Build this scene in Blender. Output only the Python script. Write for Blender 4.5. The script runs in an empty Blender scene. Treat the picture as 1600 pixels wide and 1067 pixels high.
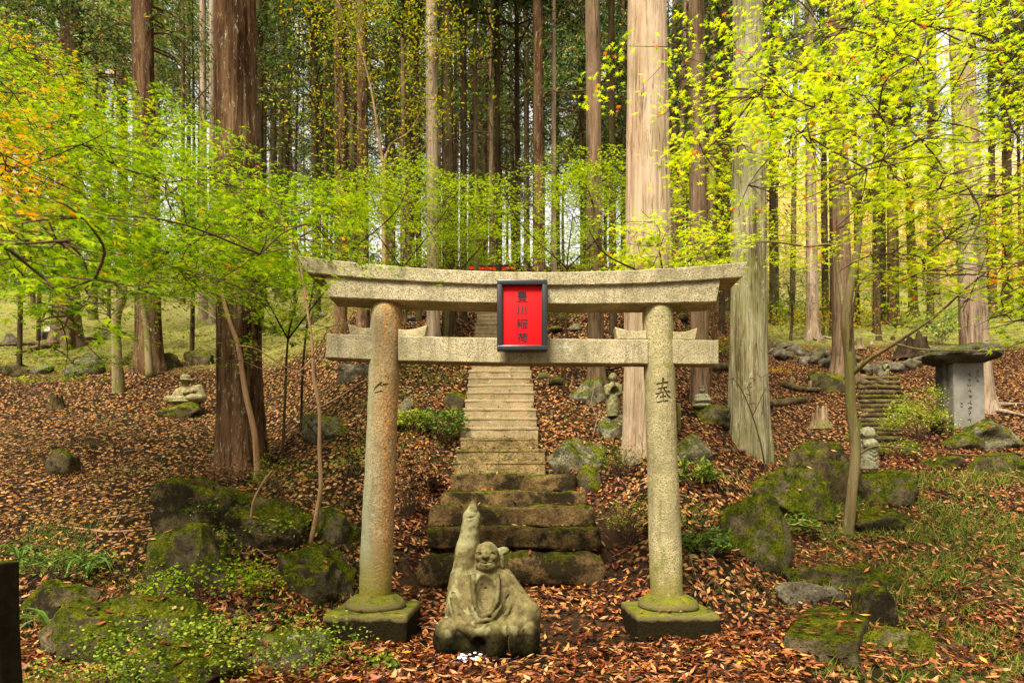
import bpy, bmesh, math
import numpy as np
from mathutils import Vector
import openvdb as vdb

# ------------------------------------------------------------------ camera, sky, sun, exposure
scene = bpy.context.scene
COL = scene.collection
FPX, CX, HY, EYE = 1000.0, 800.0, 770.0, 1.2      # focal length and horizon line, from the photograph
cam_d = bpy.data.cameras.new("camera")
cam_d.sensor_width = 36.0
cam_d.lens = 36.0 * FPX / 1600.0
cam_d.shift_y = (HY - 533.5) / 1600.0
cam_d.clip_start = 0.05
cam_d.clip_end = 600.0
cam_d.dof.use_dof = True
cam_d.dof.focus_distance = 5.3
cam_d.dof.aperture_fstop = 3.2
cam = bpy.data.objects.new("camera", cam_d)
COL.objects.link(cam)
cam.location = (0, 0, EYE)
cam.rotation_euler = (math.radians(90), 0, 0)
scene.camera = cam

SUN_EL, SUN_AZ = math.radians(56), math.radians(205)   # azimuth clockwise from +Y: behind the camera, a little to one side
world = bpy.data.worlds.new("World")
scene.world = world
world.use_nodes = True
wn = world.node_tree
wn.nodes.clear()
w_out = wn.nodes.new("ShaderNodeOutputWorld")
w_bg = wn.nodes.new("ShaderNodeBackground")
w_sky = wn.nodes.new("ShaderNodeTexSky")
w_sky.sky_type = 'NISHITA'
w_sky.sun_disc = False
w_sky.sun_elevation = SUN_EL
w_sky.sun_rotation = SUN_AZ
w_sky.air_density = 1.0
w_sky.dust_density = 3.0
w_hsv = wn.nodes.new("ShaderNodeHueSaturation")       # thin high cloud: the blue washes out to white
w_hsv.inputs["Saturation"].default_value = 0.22
w_mul = wn.nodes.new("ShaderNodeMix")
w_mul.data_type = 'RGBA'
w_mul.blend_type = 'MIX'
w_mul.inputs[0].default_value = 0.6
w_mul.inputs[7].default_value = (9.6, 9.3, 8.6, 1)
wn.links.new(w_sky.outputs[0], w_hsv.inputs["Color"])
wn.links.new(w_hsv.outputs[0], w_mul.inputs[6])
wn.links.new(w_mul.outputs[2], w_bg.inputs["Color"])
w_bg.inputs["Strength"].default_value = 0.080
wn.links.new(w_bg.outputs[0], w_out.inputs["Surface"])

sun_d = bpy.data.lights.new("sun", 'SUN')
sun_d.energy = 5.0
sun_d.angle = math.radians(22)
sun_d.color = (1.0, 0.94, 0.82)
sun = bpy.data.objects.new("sun", sun_d)
COL.objects.link(sun)
_d = Vector((math.sin(SUN_AZ) * math.cos(SUN_EL), math.cos(SUN_AZ) * math.cos(SUN_EL), math.sin(SUN_EL)))
sun.rotation_euler = _d.to_track_quat('Z', 'Y').to_euler()
sun.location = (0, -5, 20)

scene.view_settings.view_transform = 'Standard'
scene.view_settings.look = 'None'
scene.view_settings.exposure = 1.2
scene.view_settings.gamma = 1.0
scene.view_settings.use_curve_mapping = False
scene.cycles.max_bounces = 8
scene.cycles.transparent_max_bounces = 8
scene.cycles.diffuse_bounces = 4
scene.cycles.transmission_bounces = 4

RNG = np.random.default_rng(7)

# ------------------------------------------------------------------ noise
def _hash(ix, iy, iz, s):
    h = (ix * 374761393 + iy * 668265263 + iz * 2147483647 + s * 974711) & 0xffffffff
    h = ((h ^ (h >> 13)) * 1274126177) & 0xffffffff
    h = (h ^ (h >> 16)) & 0xffffffff
    return h.astype(np.float64) / 4294967295.0

def vnoise(p, seed=0):
    p = np.asarray(p, dtype=np.float64)
    f = np.floor(p).astype(np.int64)
    t = p - f
    t = t * t * (3 - 2 * t)
    x, y, z = f[..., 0], f[..., 1], f[..., 2]
    tx, ty, tz = t[..., 0], t[..., 1], t[..., 2]
    def L(a, b, w): return a + (b - a) * w
    c00 = L(_hash(x, y, z, seed), _hash(x + 1, y, z, seed), tx)
    c10 = L(_hash(x, y + 1, z, seed), _hash(x + 1, y + 1, z, seed), tx)
    c01 = L(_hash(x, y, z + 1, seed), _hash(x + 1, y, z + 1, seed), tx)
    c11 = L(_hash(x, y + 1, z + 1, seed), _hash(x + 1, y + 1, z + 1, seed), tx)
    return L(L(c00, c10, ty), L(c01, c11, ty), tz) * 2 - 1

def fbm(p, octaves=4, seed=0, gain=0.5):
    p = np.asarray(p, dtype=np.float64)
    a, s, out = 1.0, 1.0, 0.0
    for i in range(octaves):
        out = out + a * vnoise(p * s + 17.3 * i, seed + i)
        a *= gain
        s *= 2.03
    return out

def sm(a, b, x):
    t = np.clip((x - a) / (b - a), 0, 1)
    return t * t * (3 - 2 * t)

# ------------------------------------------------------------------ terrain
PL = np.array([(-8, -.1), (2, -.1), (4, 0), (4.9, .1), (5.6, .45), (6.6, .9), (8.5, 1.5), (12, 2.7), (18, 5.3), (25, 8.2), (35, 12.4), (50, 16.5), (80, 22), (160, 30)])
PC = np.array([(-8, 0), (5.3, .02), (5.9, .2), (6.2, .3), (6.6, .55), (7.2, 1.0), (7.8, 1.42), (10.8, 3.2), (14.4, 5.22), (18, 7.25), (24, 9.6), (32, 12.2), (45, 15.5), (80, 19), (160, 24)])
PR = np.array([(-8, -.05), (4, 0), (5.2, .12), (6.5, .5), (8.5, 1.35), (10, 1.85), (11.5, 2.35), (14, 3.3), (16, 4.2), (20, 5.7), (25, 7.5), (32, 10.2), (42, 12.6), (50, 17), (75, 38), (160, 60)])

def stair_cx(Y):
    return -0.148 - 0.017 * (np.asarray(Y) - 7.8)

def ground(X, Y):
    X = np.asarray(X, dtype=np.float64); Y = np.asarray(Y, dtype=np.float64)
    l = np.interp(Y, PL[:, 0], PL[:, 1]); c = np.interp(Y, PC[:, 0], PC[:, 1]); r = np.interp(Y, PR[:, 0], PR[:, 1])
    u = X * 6.0 / np.maximum(Y, 6.0)
    wl = 1 - sm(-2.4, -1.05, u); wr = sm(1.15, 2.6, u)
    z = c * (1 - wl - wr) + l * wl + r * wr
    # the banks beside the path and the steps
    b = sm(5.6, 6.3, Y) * (1 - sm(9.5, 12, Y))
    z = z + b * 0.26 * (sm(1.0, 1.5, u) * (1 - sm(1.9, 2.6, u)) + .6 * sm(-1.05, -1.45, u) * (1 - sm(-1.9, -2.4, u)))
    p = np.stack([X, Y, X * 0], -1)
    path = (1 - sm(.9, 1.5, np.abs(u))) * (1 - sm(5.8, 6.4, Y))
    amp = (0.10 + 0.012 * np.maximum(Y - 8, 0)) * (1 - .85 * path)
    z = z + amp * fbm(p * 0.9, 2, 3) * .6 + (0.035 * (1 - .6 * path)) * vnoise(p * 3.7, 9)
    # trough for the steps
    e = np.abs(X - stair_cx(Y))
    k = (1 - sm(.62, 1.0, e)) * sm(6.0, 6.4, Y) * (1 - sm(17.6, 18.4, Y))
    zc = np.interp(Y, PC[:, 0], PC[:, 1]) - 0.10
    z = z * (1 - k) + np.minimum(z, zc) * k
    return z

def g1(X, Y): return float(ground(np.array([X]), np.array([Y]))[0])

def W(px, py, Y):
    return np.array([(px - CX) / FPX * Y, Y, EYE + (HY - py) / FPX * Y])

_YS = np.concatenate([np.linspace(2.2, 20, 75), np.linspace(20.8, 110, 50)])
def hit(px, py):
    """where the sight line through a photograph pixel meets the terrain"""
    px = np.atleast_1d(np.asarray(px, float)); py = np.atleast_1d(np.asarray(py, float))
    X = (px[:, None] - CX) / FPX * _YS; Z = EYE + (HY - py[:, None]) / FPX * _YS
    g = ground(X, np.broadcast_to(_YS, X.shape))
    below = Z < g
    i = np.where(below.any(1), below.argmax(1), len(_YS) - 1)
    hi = _YS[i].copy(); lo = _YS[np.maximum(i - 1, 0)].copy()
    for _ in range(9):
        m = (lo + hi) / 2
        b = EYE + (HY - py) / FPX * m < ground((px - CX) / FPX * m, m)
        hi = np.where(b, m, hi); lo = np.where(b, lo, m)
    Y = hi
    X = (px - CX) / FPX * Y
    return np.stack([X, Y, ground(X, Y)], -1)

def gp(px, py): return hit(px, py)[0]

# ------------------------------------------------------------------ mesh building
def mesh_data(name, V, F, mats=(), smooth=True):
    V = np.asarray(V, dtype=np.float32).reshape(-1, 3)
    me = bpy.data.meshes.new(name)
    if isinstance(F, np.ndarray):
        n, k = F.shape
        me.vertices.add(len(V)); me.vertices.foreach_set("co", V.ravel())
        me.loops.add(n * k); me.loops.foreach_set("vertex_index", F.astype(np.int32).ravel())
        me.polygons.add(n)
        me.polygons.foreach_set("loop_start", (np.arange(n) * k).astype(np.int32))
        try: me.polygons.foreach_set("loop_total", np.full(n, k, dtype=np.int32))
        except Exception: pass
        me.update(calc_edges=True)
    else:
        me.from_pydata([tuple(map(float, v)) for v in V], [], [tuple(int(i) for i in f) for f in F])
    if smooth: me.polygons.foreach_set("use_smooth", np.ones(len(me.polygons), dtype=bool))
    for m in (mats if isinstance(mats, (list, tuple)) else [mats]):
        me.materials.append(m)
    me.update()
    return me

def link(name, me, parent=None, loc=None):
    o = bpy.data.objects.new(name, me)
    COL.objects.link(o)
    if parent is not None: o.parent = parent
    if loc is not None: o.location = loc
    return o

def part(name, V, F, m, parent, smooth=True, stuff=False, label=None):
    """a part, given in world coordinates, under an un-rotated thing"""
    if parent is None: off = np.zeros(3)
    else:
        off = np.array(parent.location)
        if parent.parent is not None: off = off + np.array(parent.parent.location)
    o = link(name, mesh_data(name, np.asarray(V, float) - off, F, m, smooth), parent)
    if stuff: o["kind"] = "stuff"
    if label: o["label"] = label
    return o

def tag(o, label, cat, group=None, kind=None):
    if label: o["label"] = label
    if cat: o["category"] = cat
    if group: o["group"] = group
    if kind: o["kind"] = kind
    return o

def thing(name, label, cat, loc, group=None):
    o = bpy.data.objects.new(name, None)
    COL.objects.link(o)
    o.empty_display_size = 0.1
    o.location = [float(v) for v in loc]
    return tag(o, label, cat, group)

def solo(name, V, F, m, label, cat, group=None, smooth=True, kind=None, origin=None):
    V = np.asarray(V, float)
    c = np.array([V[:, 0].mean(), V[:, 1].mean(), V[:, 2].min()]) if origin is None else np.asarray(origin, float)
    o = link(name, mesh_data(name, V - c, F, m, smooth), None, c)
    return tag(o, label, cat, group, kind)

def join(parts):
    """several (V, F) with F arrays of one width -> one (V, F)"""
    Vs, Fs, n = [], [], 0
    for V, F in parts:
        Vs.append(V); Fs.append(np.asarray(F) + n); n += len(V)
    return np.concatenate(Vs), np.concatenate(Fs)

def catmull(P, n):
    P = np.asarray(P, float)
    if len(P) == 2:
        t = np.linspace(0, 1, n)[:, None]
        return P[0] * (1 - t) + P[1] * t
    Q = np.vstack([2 * P[0] - P[1], P, 2 * P[-1] - P[-2]])
    t = np.linspace(0, len(P) - 1 - 1e-9, n)
    i = np.floor(t).astype(int); f = (t - i)[:, None]
    a, b, c, d = Q[i], Q[i + 1], Q[i + 2], Q[i + 3]
    return 0.5 * (2 * b + (c - a) * f + (2 * a - 5 * b + 4 * c - d) * f**2 + (3 * b - 3 * c + d - a) * f**3)

def tube(P, R, seg=8, n=None, jit=0.0, seed=0, cap=True):
    """tapered tube of quads along a smoothed line; P are k points with k radii"""
    P = np.asarray(P, float); R = np.asarray(R, float)
    if R.ndim == 0: R = np.full(len(P), float(R))
    n = n or max(3, (len(P) - 1) * 5)
    if P.shape[1] == 3:
        C = catmull(np.hstack([P, R[:, None]]), n)
    C, r = C[:, :3], np.maximum(C[:, 3], 1e-4)
    T = np.gradient(C, axis=0); T /= np.linalg.norm(T, axis=1, keepdims=True) + 1e-9
    up = np.array([0, 1.0, 0]) if abs(T[:, 1]).mean() < .8 else np.array([1.0, 0, 0])
    A = np.cross(T, up); A /= np.linalg.norm(A, axis=1, keepdims=True) + 1e-9
    B = np.cross(T, A)
    th = np.arange(seg) / seg * 2 * np.pi
    ring = A[:, None] * np.cos(th)[None, :, None] + B[:, None] * np.sin(th)[None, :, None]
    rr = r[:, None, None]
    if jit:
        q = np.concatenate([ring * 1.5, np.zeros_like(ring[..., :1])], -1)[..., :3] + C[:, None] * (1.2 / max(r.max(), .02)) * .25
        rr = rr * (1 + jit * vnoise(q, seed)[..., None])
    V = C[:, None] + ring * rr
    V = V.reshape(-1, 3)
    i = np.arange(n - 1)[:, None] * seg; j = np.arange(seg)[None]; k = (j + 1) % seg
    F = np.stack([i + j, i + k, i + seg + k, i + seg + j], -1).reshape(-1, 4)
    if cap:
        V = np.vstack([V, C[0], C[-1]])
        jj = np.arange(seg); kk = (jj + 1) % seg
        a = np.stack([kk, jj, np.full(seg, n * seg), np.full(seg, n * seg)], -1)
        # caps as degenerate-free quads: pair up triangles
        a = np.stack([np.full(seg // 2, n * seg), kk[1::2][:seg // 2], kk[0::2][:seg // 2], jj[0::2][:seg // 2]], -1)
        o = (n - 1) * seg
        b = np.stack([np.full(seg // 2, n * seg + 1), jj[0::2][:seg // 2] + o, kk[0::2][:seg // 2] + o, kk[1::2][:seg // 2] + o], -1)
        F = np.vstack([F, a, b])
    return V, F

def rbox(h, r=0.01, n=6, noise=0.0, freq=6.0, seed=0):
    """rounded box of half sizes h with edge radius r"""
    h = np.asarray(h, float)
    r = min(r, h.min() * .9)
    ax = [np.unique(np.round(np.concatenate([[-a, -a + .35 * r, -a + r], np.linspace(-a + r, a - r, n), [a - r, a - .35 * r, a]]), 6)) for a in h]
    Vs, Fs, off = [], [], 0
    for d in range(3):
        u, v = [(1, 2), (2, 0), (0, 1)][d]
        U, Wv = np.meshgrid(ax[u], ax[v], indexing='ij')
        nu, nv = U.shape
        idx = np.arange(nu * nv).reshape(nu, nv)
        q = np.stack([idx[:-1, :-1], idx[1:, :-1], idx[1:, 1:], idx[:-1, 1:]], -1).reshape(-1, 4)
        for s in (-1, 1):
            P = np.zeros((nu * nv, 3)); P[:, d] = s * h[d]; P[:, u] = U.ravel(); P[:, v] = Wv.ravel()
            Vs.append(P); Fs.append((q if s > 0 else q[:, ::-1]) + off); off += nu * nv
    V = np.vstack(Vs); F = np.vstack(Fs)
    key = np.round(V * 1e5).astype(np.int64)
    _, first, inv = np.unique(key, axis=0, return_index=True, return_inverse=True)
    V = V[first]; F = inv.ravel()[F]
    c = np.clip(V, -(h - r), h - r)
    dlt = V - c
    V = c + dlt / (np.linalg.norm(dlt, axis=1, keepdims=True) + 1e-12) * r
    if noise:
        nrm = dlt / (np.linalg.norm(dlt, axis=1, keepdims=True) + 1e-12)
        V = V + nrm * (noise * fbm(V * freq + seed * 11.7, 3, seed))[:, None]
    return V, F

def rot(V, rz=0, rx=0, ry=0):
    V = np.asarray(V, float)
    for a, (i, j) in ((rx, (1, 2)), (ry, (2, 0)), (rz, (0, 1))):
        if a:
            c, s = math.cos(a), math.sin(a)
            W_ = V.copy()
            W_[:, i] = c * V[:, i] - s * V[:, j]; W_[:, j] = s * V[:, i] + c * V[:, j]
            V = W_
    return V

def ico(sub):
    bm = bmesh.new(); bmesh.ops.create_icosphere(bm, subdivisions=sub, radius=1.0)
    V = np.array([v.co[:] for v in bm.verts]); F = np.array([[v.index for v in f.verts] for f in bm.faces])
    bm.free()
    return V, F
ICO = {s: ico(s) for s in (1, 2, 3, 4, 5)}

def rock(sx, sy, sz, seed, sub=5, facets=9, rough=.07, boxy=0.0):
    """angular boulder centred on the origin, about sx, sy, sz across"""
    V, F = ICO[sub]
    V = V.copy()
    rs = np.random.default_rng(seed)
    if boxy:
        m = np.abs(V).max(1, keepdims=True)
        V = V * (1 - boxy) + V / m * boxy * .86
    for _ in range(facets):
        n = rs.normal(size=3); n /= np.linalg.norm(n)
        d = rs.uniform(.52, .86)
        s = V @ n - d
        V = V - np.where(s > 0, s * .96, 0)[:, None] * n
    V = V + .10 * np.stack([vnoise(V * 1.3 + seed, seed), vnoise(V * 1.3 + seed, seed + 1), vnoise(V * 1.3 + seed, seed + 2)], -1)
    nn = V / (np.linalg.norm(V, axis=1, keepdims=True) + 1e-9)
    V = V + nn * (1.5 * rough * fbm(V * 2.2 + seed * 3.1, 4, seed, .6) - rough * 1.5 * np.maximum(0, .35 - np.abs(vnoise(V * 2.0 + seed, seed + 5))) + rough * .4 * fbm(V * 9 + seed, 3, seed + 5))[:, None]
    V[:, 2] += .05 * np.clip(nn[:, 2] - .1, 0, 1) * np.clip(fbm(V * 5 + seed, 2, seed + 8) + .1, 0, 1)
    mn, mx = V.min(0), V.max(0)
    V = (V - (mn + mx) / 2) / (mx - mn) * np.array([sx, sy, sz])
    return V, F

# leaves: many small faces from one template, each with its own frame
def leaf_cloud(pos, nrm, size, tmpl, az=None, rng=RNG):
    TV, TF = tmpl
    N = len(pos)
    nrm = nrm / (np.linalg.norm(nrm, axis=1, keepdims=True) + 1e-9)
    if az is None:
        a = rng.normal(size=(N, 3))
    else: a = az
    a = a - (a * nrm).sum(1, keepdims=True) * nrm
    a /= np.linalg.norm(a, axis=1, keepdims=True) + 1e-9
    b = np.cross(nrm, a)
    s = np.broadcast_to(np.asarray(size, float), (N,))[:, None, None]
    V = pos[:, None] + s * (TV[None, :, 0:1] * b[:, None] + TV[None, :, 1:2] * a[:, None] + TV[None, :, 2:3] * nrm[:, None])
    F = TF[None] + (np.arange(N) * len(TV))[:, None, None]
    return V.reshape(-1, 3), F.reshape(-1, TF.shape[1])

def maple_tmpl(lobes=7):
    ang = {7: [-125, -85, -42, 0, 42, 85, 125], 5: [-95, -48, 0, 48, 95], 3: [-60, 0, 60]}[lobes]
    ln = {7: [.38, .72, .92, 1.0, .92, .72, .38], 5: [.6, .92, 1.0, .92, .6], 3: [.85, 1, .85]}[lobes]
    V = [(0, 0, 0)]; ring = []
    for i, (a, l) in enumerate(zip(ang, ln)):
        if i: ring.append(((ang[i - 1] + a) / 2, .30))
        ring.append((a, l))
    for a, l in ring:
        a = math.radians(a)
        V.append((l * math.sin(a) * .62, l * math.cos(a) * .62, -.16 * l * l))
    F = [(0, i, i + 1) for i in range(1, len(ring))]
    return np.array(V), np.array(F)
M7, M5, M3 = maple_tmpl(7), maple_tmpl(5), maple_tmpl(3)
OVAL = (np.array([(0, -.5, 0), (-.19, -.1, .05), (0, 0, 0), (.19, -.1, .05), (-.15, .25, .05), (.15, .25, .05), (0, .5, -.03)]),
        np.array([(0, 2, 1), (0, 3, 2), (1, 2, 4), (2, 3, 5), (2, 6, 4), (2, 5, 6)]))
DRY = (np.array([(0, -.5, .06), (-.16, -.05, .05), (0, 0, -.01), (.15, .02, .06), (0, .5, .09)]),
       np.array([(0, 2, 1), (0, 3, 2), (1, 2, 4), (2, 3, 4)]))
ROUND = (np.array([(0, -.5, 0), (-.34, -.1, 0), (.34, -.1, 0), (-.26, .3, .04), (.26, .3, .04), (0, .5, 0)]),
         np.array([(0, 2, 1), (1, 2, 3), (2, 4, 3), (3, 4, 5)]))
NEEDLE = (np.array([(0, -.5, 0), (-.13, 0, 0), (.13, 0, 0), (0, .5, 0)]), np.array([(0, 2, 1), (1, 2, 3)]))
BLADE = (np.array([(-.03, 0, 0), (.03, 0, 0), (-.028, .5, .06), (.028, .5, .06), (0, 1.0, -.12)]), np.array([(0, 1, 2), (1, 3, 2), (2, 3, 4)]))
# ------------------------------------------------------------------ materials
class NT:
    def __init__(s, name):
        s.m = bpy.data.materials.new(name); s.m.use_nodes = True
        s.t = s.m.node_tree; s.t.nodes.clear()
        s.out = s.t.nodes.new("ShaderNodeOutputMaterial")
    def n(s, typ, ins=None, **kw):
        nd = s.t.nodes.new("ShaderNode" + typ)
        for k, v in kw.items(): setattr(nd, k, v)
        for k, v in (ins or {}).items():
            sock = nd.inputs[k]
            if isinstance(v, bpy.types.NodeSocket): s.t.links.new(v, sock)
            else: sock.default_value = v
        return nd
    def pos(s): return s.n("NewGeometry").outputs["Position"]
    def obj(s): return s.n("TexCoord").outputs["Object"]
    def scaled(s, vec, sc):
        return s.n("Mapping", {"Vector": vec, "Scale": sc}).outputs[0]
    def noise(s, vec, scale, detail=4, rough=.6, dist=0.0):
        return s.n("TexNoise", {"Vector": vec, "Scale": scale, "Detail": detail, "Roughness": rough, "Distortion": dist}).outputs[0]
    def vor(s, vec, scale, feature='F1', out="Distance", rnd=1.0):
        return s.n("TexVoronoi", {"Vector": vec, "Scale": scale, "Randomness": rnd}, feature=feature).outputs[out]
    def ramp(s, fac, stops, interp='LINEAR'):
        nd = s.n("ValToRGB", {"Fac": fac}); r = nd.color_ramp; r.interpolation = interp
        while len(r.elements) < len(stops): r.elements.new(0.5)
        for e, (p, c) in zip(r.elements, stops):
            e.position = p; e.color = (*c, 1) if len(c) == 3 else c
        return nd.outputs[0]
    def mask(s, fac, lo, hi):
        return s.n("MapRange", {"Value": fac, "From Min": lo, "From Max": hi}, clamp=True).outputs[0]
    def math(s, op, a, b=0.0):
        return s.n("Math", {0: a, 1: b}, operation=op).outputs[0]
    def mix(s, f, a, b, mode='MIX'):
        nd = s.n("Mix", None, data_type='RGBA', blend_type=mode)
        for k, v in ((0, f), (6, a), (7, b)):
            if isinstance(v, bpy.types.NodeSocket): s.t.links.new(v, nd.inputs[k])
            elif k == 0: nd.inputs[0].default_value = v
            else: nd.inputs[k].default_value = (*v, 1)
        return nd.outputs[2]
    def bump(s, h, strength=.5, dist=.01, nrm=None):
        ins = {"Height": h, "Strength": strength, "Distance": dist}
        if nrm is not None: ins["Normal"] = nrm
        return s.n("Bump", ins).outputs[0]
    def up(s):
        return s.n("SeparateXYZ", {0: s.n("NewGeometry").outputs["Normal"]}).outputs[2]
    def zof(s, vec): return s.n("SeparateXYZ", {0: vec}).outputs[2]
    def done(s, col, rough=.85, normal=None, spec=.25, **kw):
        if rough > .84: spec = min(spec, .04)
        ins = {"Base Color": col if isinstance(col, bpy.types.NodeSocket) else (*col, 1), "Roughness": rough, "Specular IOR Level": spec}
        if normal is not None: ins["Normal"] = normal
        ins.update(kw)
        b = s.n("BsdfPrincipled", ins)
        s.t.links.new(b.outputs[0], s.out.inputs["Surface"])
        return s.m

MOSS_A, MOSS_B = (.055, .085, .006), (.22, .24, .012)

def moss_cols(N, p):
    a = N.ramp(N.noise(p, 7, 6, .8), [(.32, (.030, .042, .003)), (.44, (.085, .110, .005)), (.55, (.20, .21, .008)), (.68, (.36, .33, .015))])
    return N.mix(N.mask(N.noise(p, 70, 3, .8), .47, .35), a, (.012, .016, .002))

def mat_granite(name, base=(.38, .315, .185), dark=(.09, .07, .04), stain=None, green=.25, low_moss=None, ridge=1.0):
    N = NT(name); p = N.pos()
    n1 = N.noise(p, 90, 3, .75); n2 = N.noise(p, 3.2, 5, .65)
    spk = N.ramp(n1, [(.36, tuple(c * 1.3 for c in dark)), (.49, base), (.64, tuple(min(1, c * 1.3) for c in base))])
    v = N.vor(p, 75)
    col = N.mix(N.mask(v, .20, .05), spk, (.06, .045, .025))
    col = N.mix(N.math('MULTIPLY', N.mask(n2, .45, .62), .6), col, (.20, .17, .08))
    col = N.mix(N.math('MULTIPLY', N.mask(N.noise(p, 1.7, 4, .7), .52, .62), .45), col, (.13, .115, .06))
    col = N.mix(N.math('MULTIPLY', N.mask(N.noise(p, 5.5, 6, .75), .54, .66), green), col, (.16, .17, .035))
    sk = N.mask(N.noise(N.scaled(p, (9, 9, 1.3)), 1.0, 5, .75), .50, .66)
    col = N.mix(N.math('MULTIPLY', sk, .5), col, (.085, .070, .035))
    col = N.mix(N.math('MULTIPLY', N.mask(N.noise(p, 12, 5, .8), .60, .66), .6), col, (.42, .42, .32))
    if stain:
        xs = N.scaled(p, (5, 5, .9))
        sx = N.n("SeparateXYZ", {0: p}).outputs[0]
        s = N.math('MULTIPLY', N.mask(N.noise(xs, 1.6, 5, .7), .34, .50), N.mask(sx, stain[1] - .06, stain[1] + .06))
        col = N.mix(N.math('MULTIPLY', N.mask(sx, stain[1] - .02, stain[1] - .10), .6), col, (.30, .31, .19))
        sc_ = N.ramp(N.noise(p, 60, 3, .7), [(.35, tuple(v * .35 for v in stain[0])), (.5, stain[0]), (.65, (.50, .30, .12))])
        col = N.mix(N.math('MULTIPLY', s, .75), col, sc_)
    if low_moss:
        zz = N.math('ADD', N.zof(p), N.math('MULTIPLY', N.noise(p, 6, 4, .7), .5))
        m = N.mask(zz, low_moss[1], low_moss[0])
        col = N.mix(m, col, N.mix(N.noise(p, 40, 3), (.10, .095, .012), (.24, .19, .03)))
        t = N.math('MULTIPLY', N.mask(N.up(), .45, .8), N.mask(N.noise(p, 14, 4, .7), .36, .5))
        col = N.mix(t, col, moss_cols(N, p))
    b = N.bump(n1, .8 * ridge, .006)
    b = N.bump(N.noise(p, 32, 4, .7), .7 * ridge, .012, b)
    return N.done(col, .92, b, .2)

def mat_plinth(name):
    N = NT(name); p = N.pos()
    n = N.noise(p, 7, 5, .7)
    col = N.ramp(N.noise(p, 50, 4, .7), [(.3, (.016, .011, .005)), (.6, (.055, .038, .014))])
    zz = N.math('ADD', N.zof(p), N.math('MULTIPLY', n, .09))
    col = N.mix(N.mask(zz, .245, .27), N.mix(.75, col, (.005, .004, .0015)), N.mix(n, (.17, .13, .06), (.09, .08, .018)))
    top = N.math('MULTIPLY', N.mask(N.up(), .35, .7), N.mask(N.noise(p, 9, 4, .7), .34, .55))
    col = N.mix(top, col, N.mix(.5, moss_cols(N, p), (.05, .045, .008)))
    b = N.bump(N.noise(p, 60, 4, .75), .9, .012)
    return N.done(col, .97, b, .04)

def mat_statue(name, base=(.125, .098, .040), lichen=(.28, .27, .13), dark=None, lich=.5, sc=1.0):
    N = NT(name); p = N.pos()
    n = N.noise(p, 16 * sc, 5, .7); n2 = N.noise(p, 7 * sc, 3, .5)
    col = N.ramp(n, [(.32, tuple(c * .35 for c in base)), (.5, base), (.7, tuple(c * 1.5 for c in base))])
    col = N.mix(N.math('MULTIPLY', N.mask(n2, .56, .60), lich), col, lichen)
    col = N.mix(N.math('MULTIPLY', N.mask(N.noise(N.scaled(p, (14 * sc, 14 * sc, 2.5 * sc)), 1, 4, .7), .55, .7), .7), col, (.07, .065, .015))
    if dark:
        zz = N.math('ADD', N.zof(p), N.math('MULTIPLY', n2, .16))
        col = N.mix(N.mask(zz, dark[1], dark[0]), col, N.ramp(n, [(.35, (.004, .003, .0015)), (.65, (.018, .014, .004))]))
    crease_shade = N.n("NewGeometry").outputs["Pointiness"]
    col = N.mix(N.mask(crease_shade, .495, .45), col, (.05, .042, .012))  # shade of the creases put into the stone colour
    b = N.bump(N.noise(p, 130 * sc, 3, .7), .5, .003 / sc)
    b = N.bump(n, .35, .008 / sc, b)
    return N.done(col, .95, b, .06)

def mat_rock(name, base=(.24, .20, .12), moss=.45, dark=.5, pale=0.0):
    N = NT(name); p = N.pos()
    n = N.noise(p, 5, 6, .7)
    col = N.ramp(n, [(.28, tuple(c * .28 for c in base)), (.48, tuple(c * .8 for c in base)), (.7, tuple(c * 1.5 for c in base))])
    col = N.mix(N.math('MULTIPLY', N.mask(N.noise(p, 2.6, 5, .7), .46, .55), dark), col, (.020, .015, .007))
    if pale:
        col = N.mix(N.math('MULTIPLY', N.mask(N.noise(p, 8, 5, .75), .52, .6), pale), col, (.34, .33, .22))
    u = N.math('ADD', N.up(), N.math('MULTIPLY', N.math('SUBTRACT', N.noise(p, 4.5, 7, .8), .5), 5.5))
    m = N.mask(u, 1.15 - 1.35 * moss, 1.6 - 1.35 * moss)
    mc = moss_cols(N, p)
    col = N.mix(m, col, mc)
    col = N.mix(N.mask(N.noise(p, 45, 4, .8), .50, .34), col, (.02, .017, .009))
    b = N.bump(n, 1.0, .05)
    b = N.bump(N.noise(p, 30, 5, .8), 1.0, .03, b)
    fuzz = N.math('MULTIPLY', N.noise(p, 120, 3, .8), m)
    b = N.bump(fuzz, .8, .012, b)
    return N.done(col, .95, b, .15)

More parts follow.
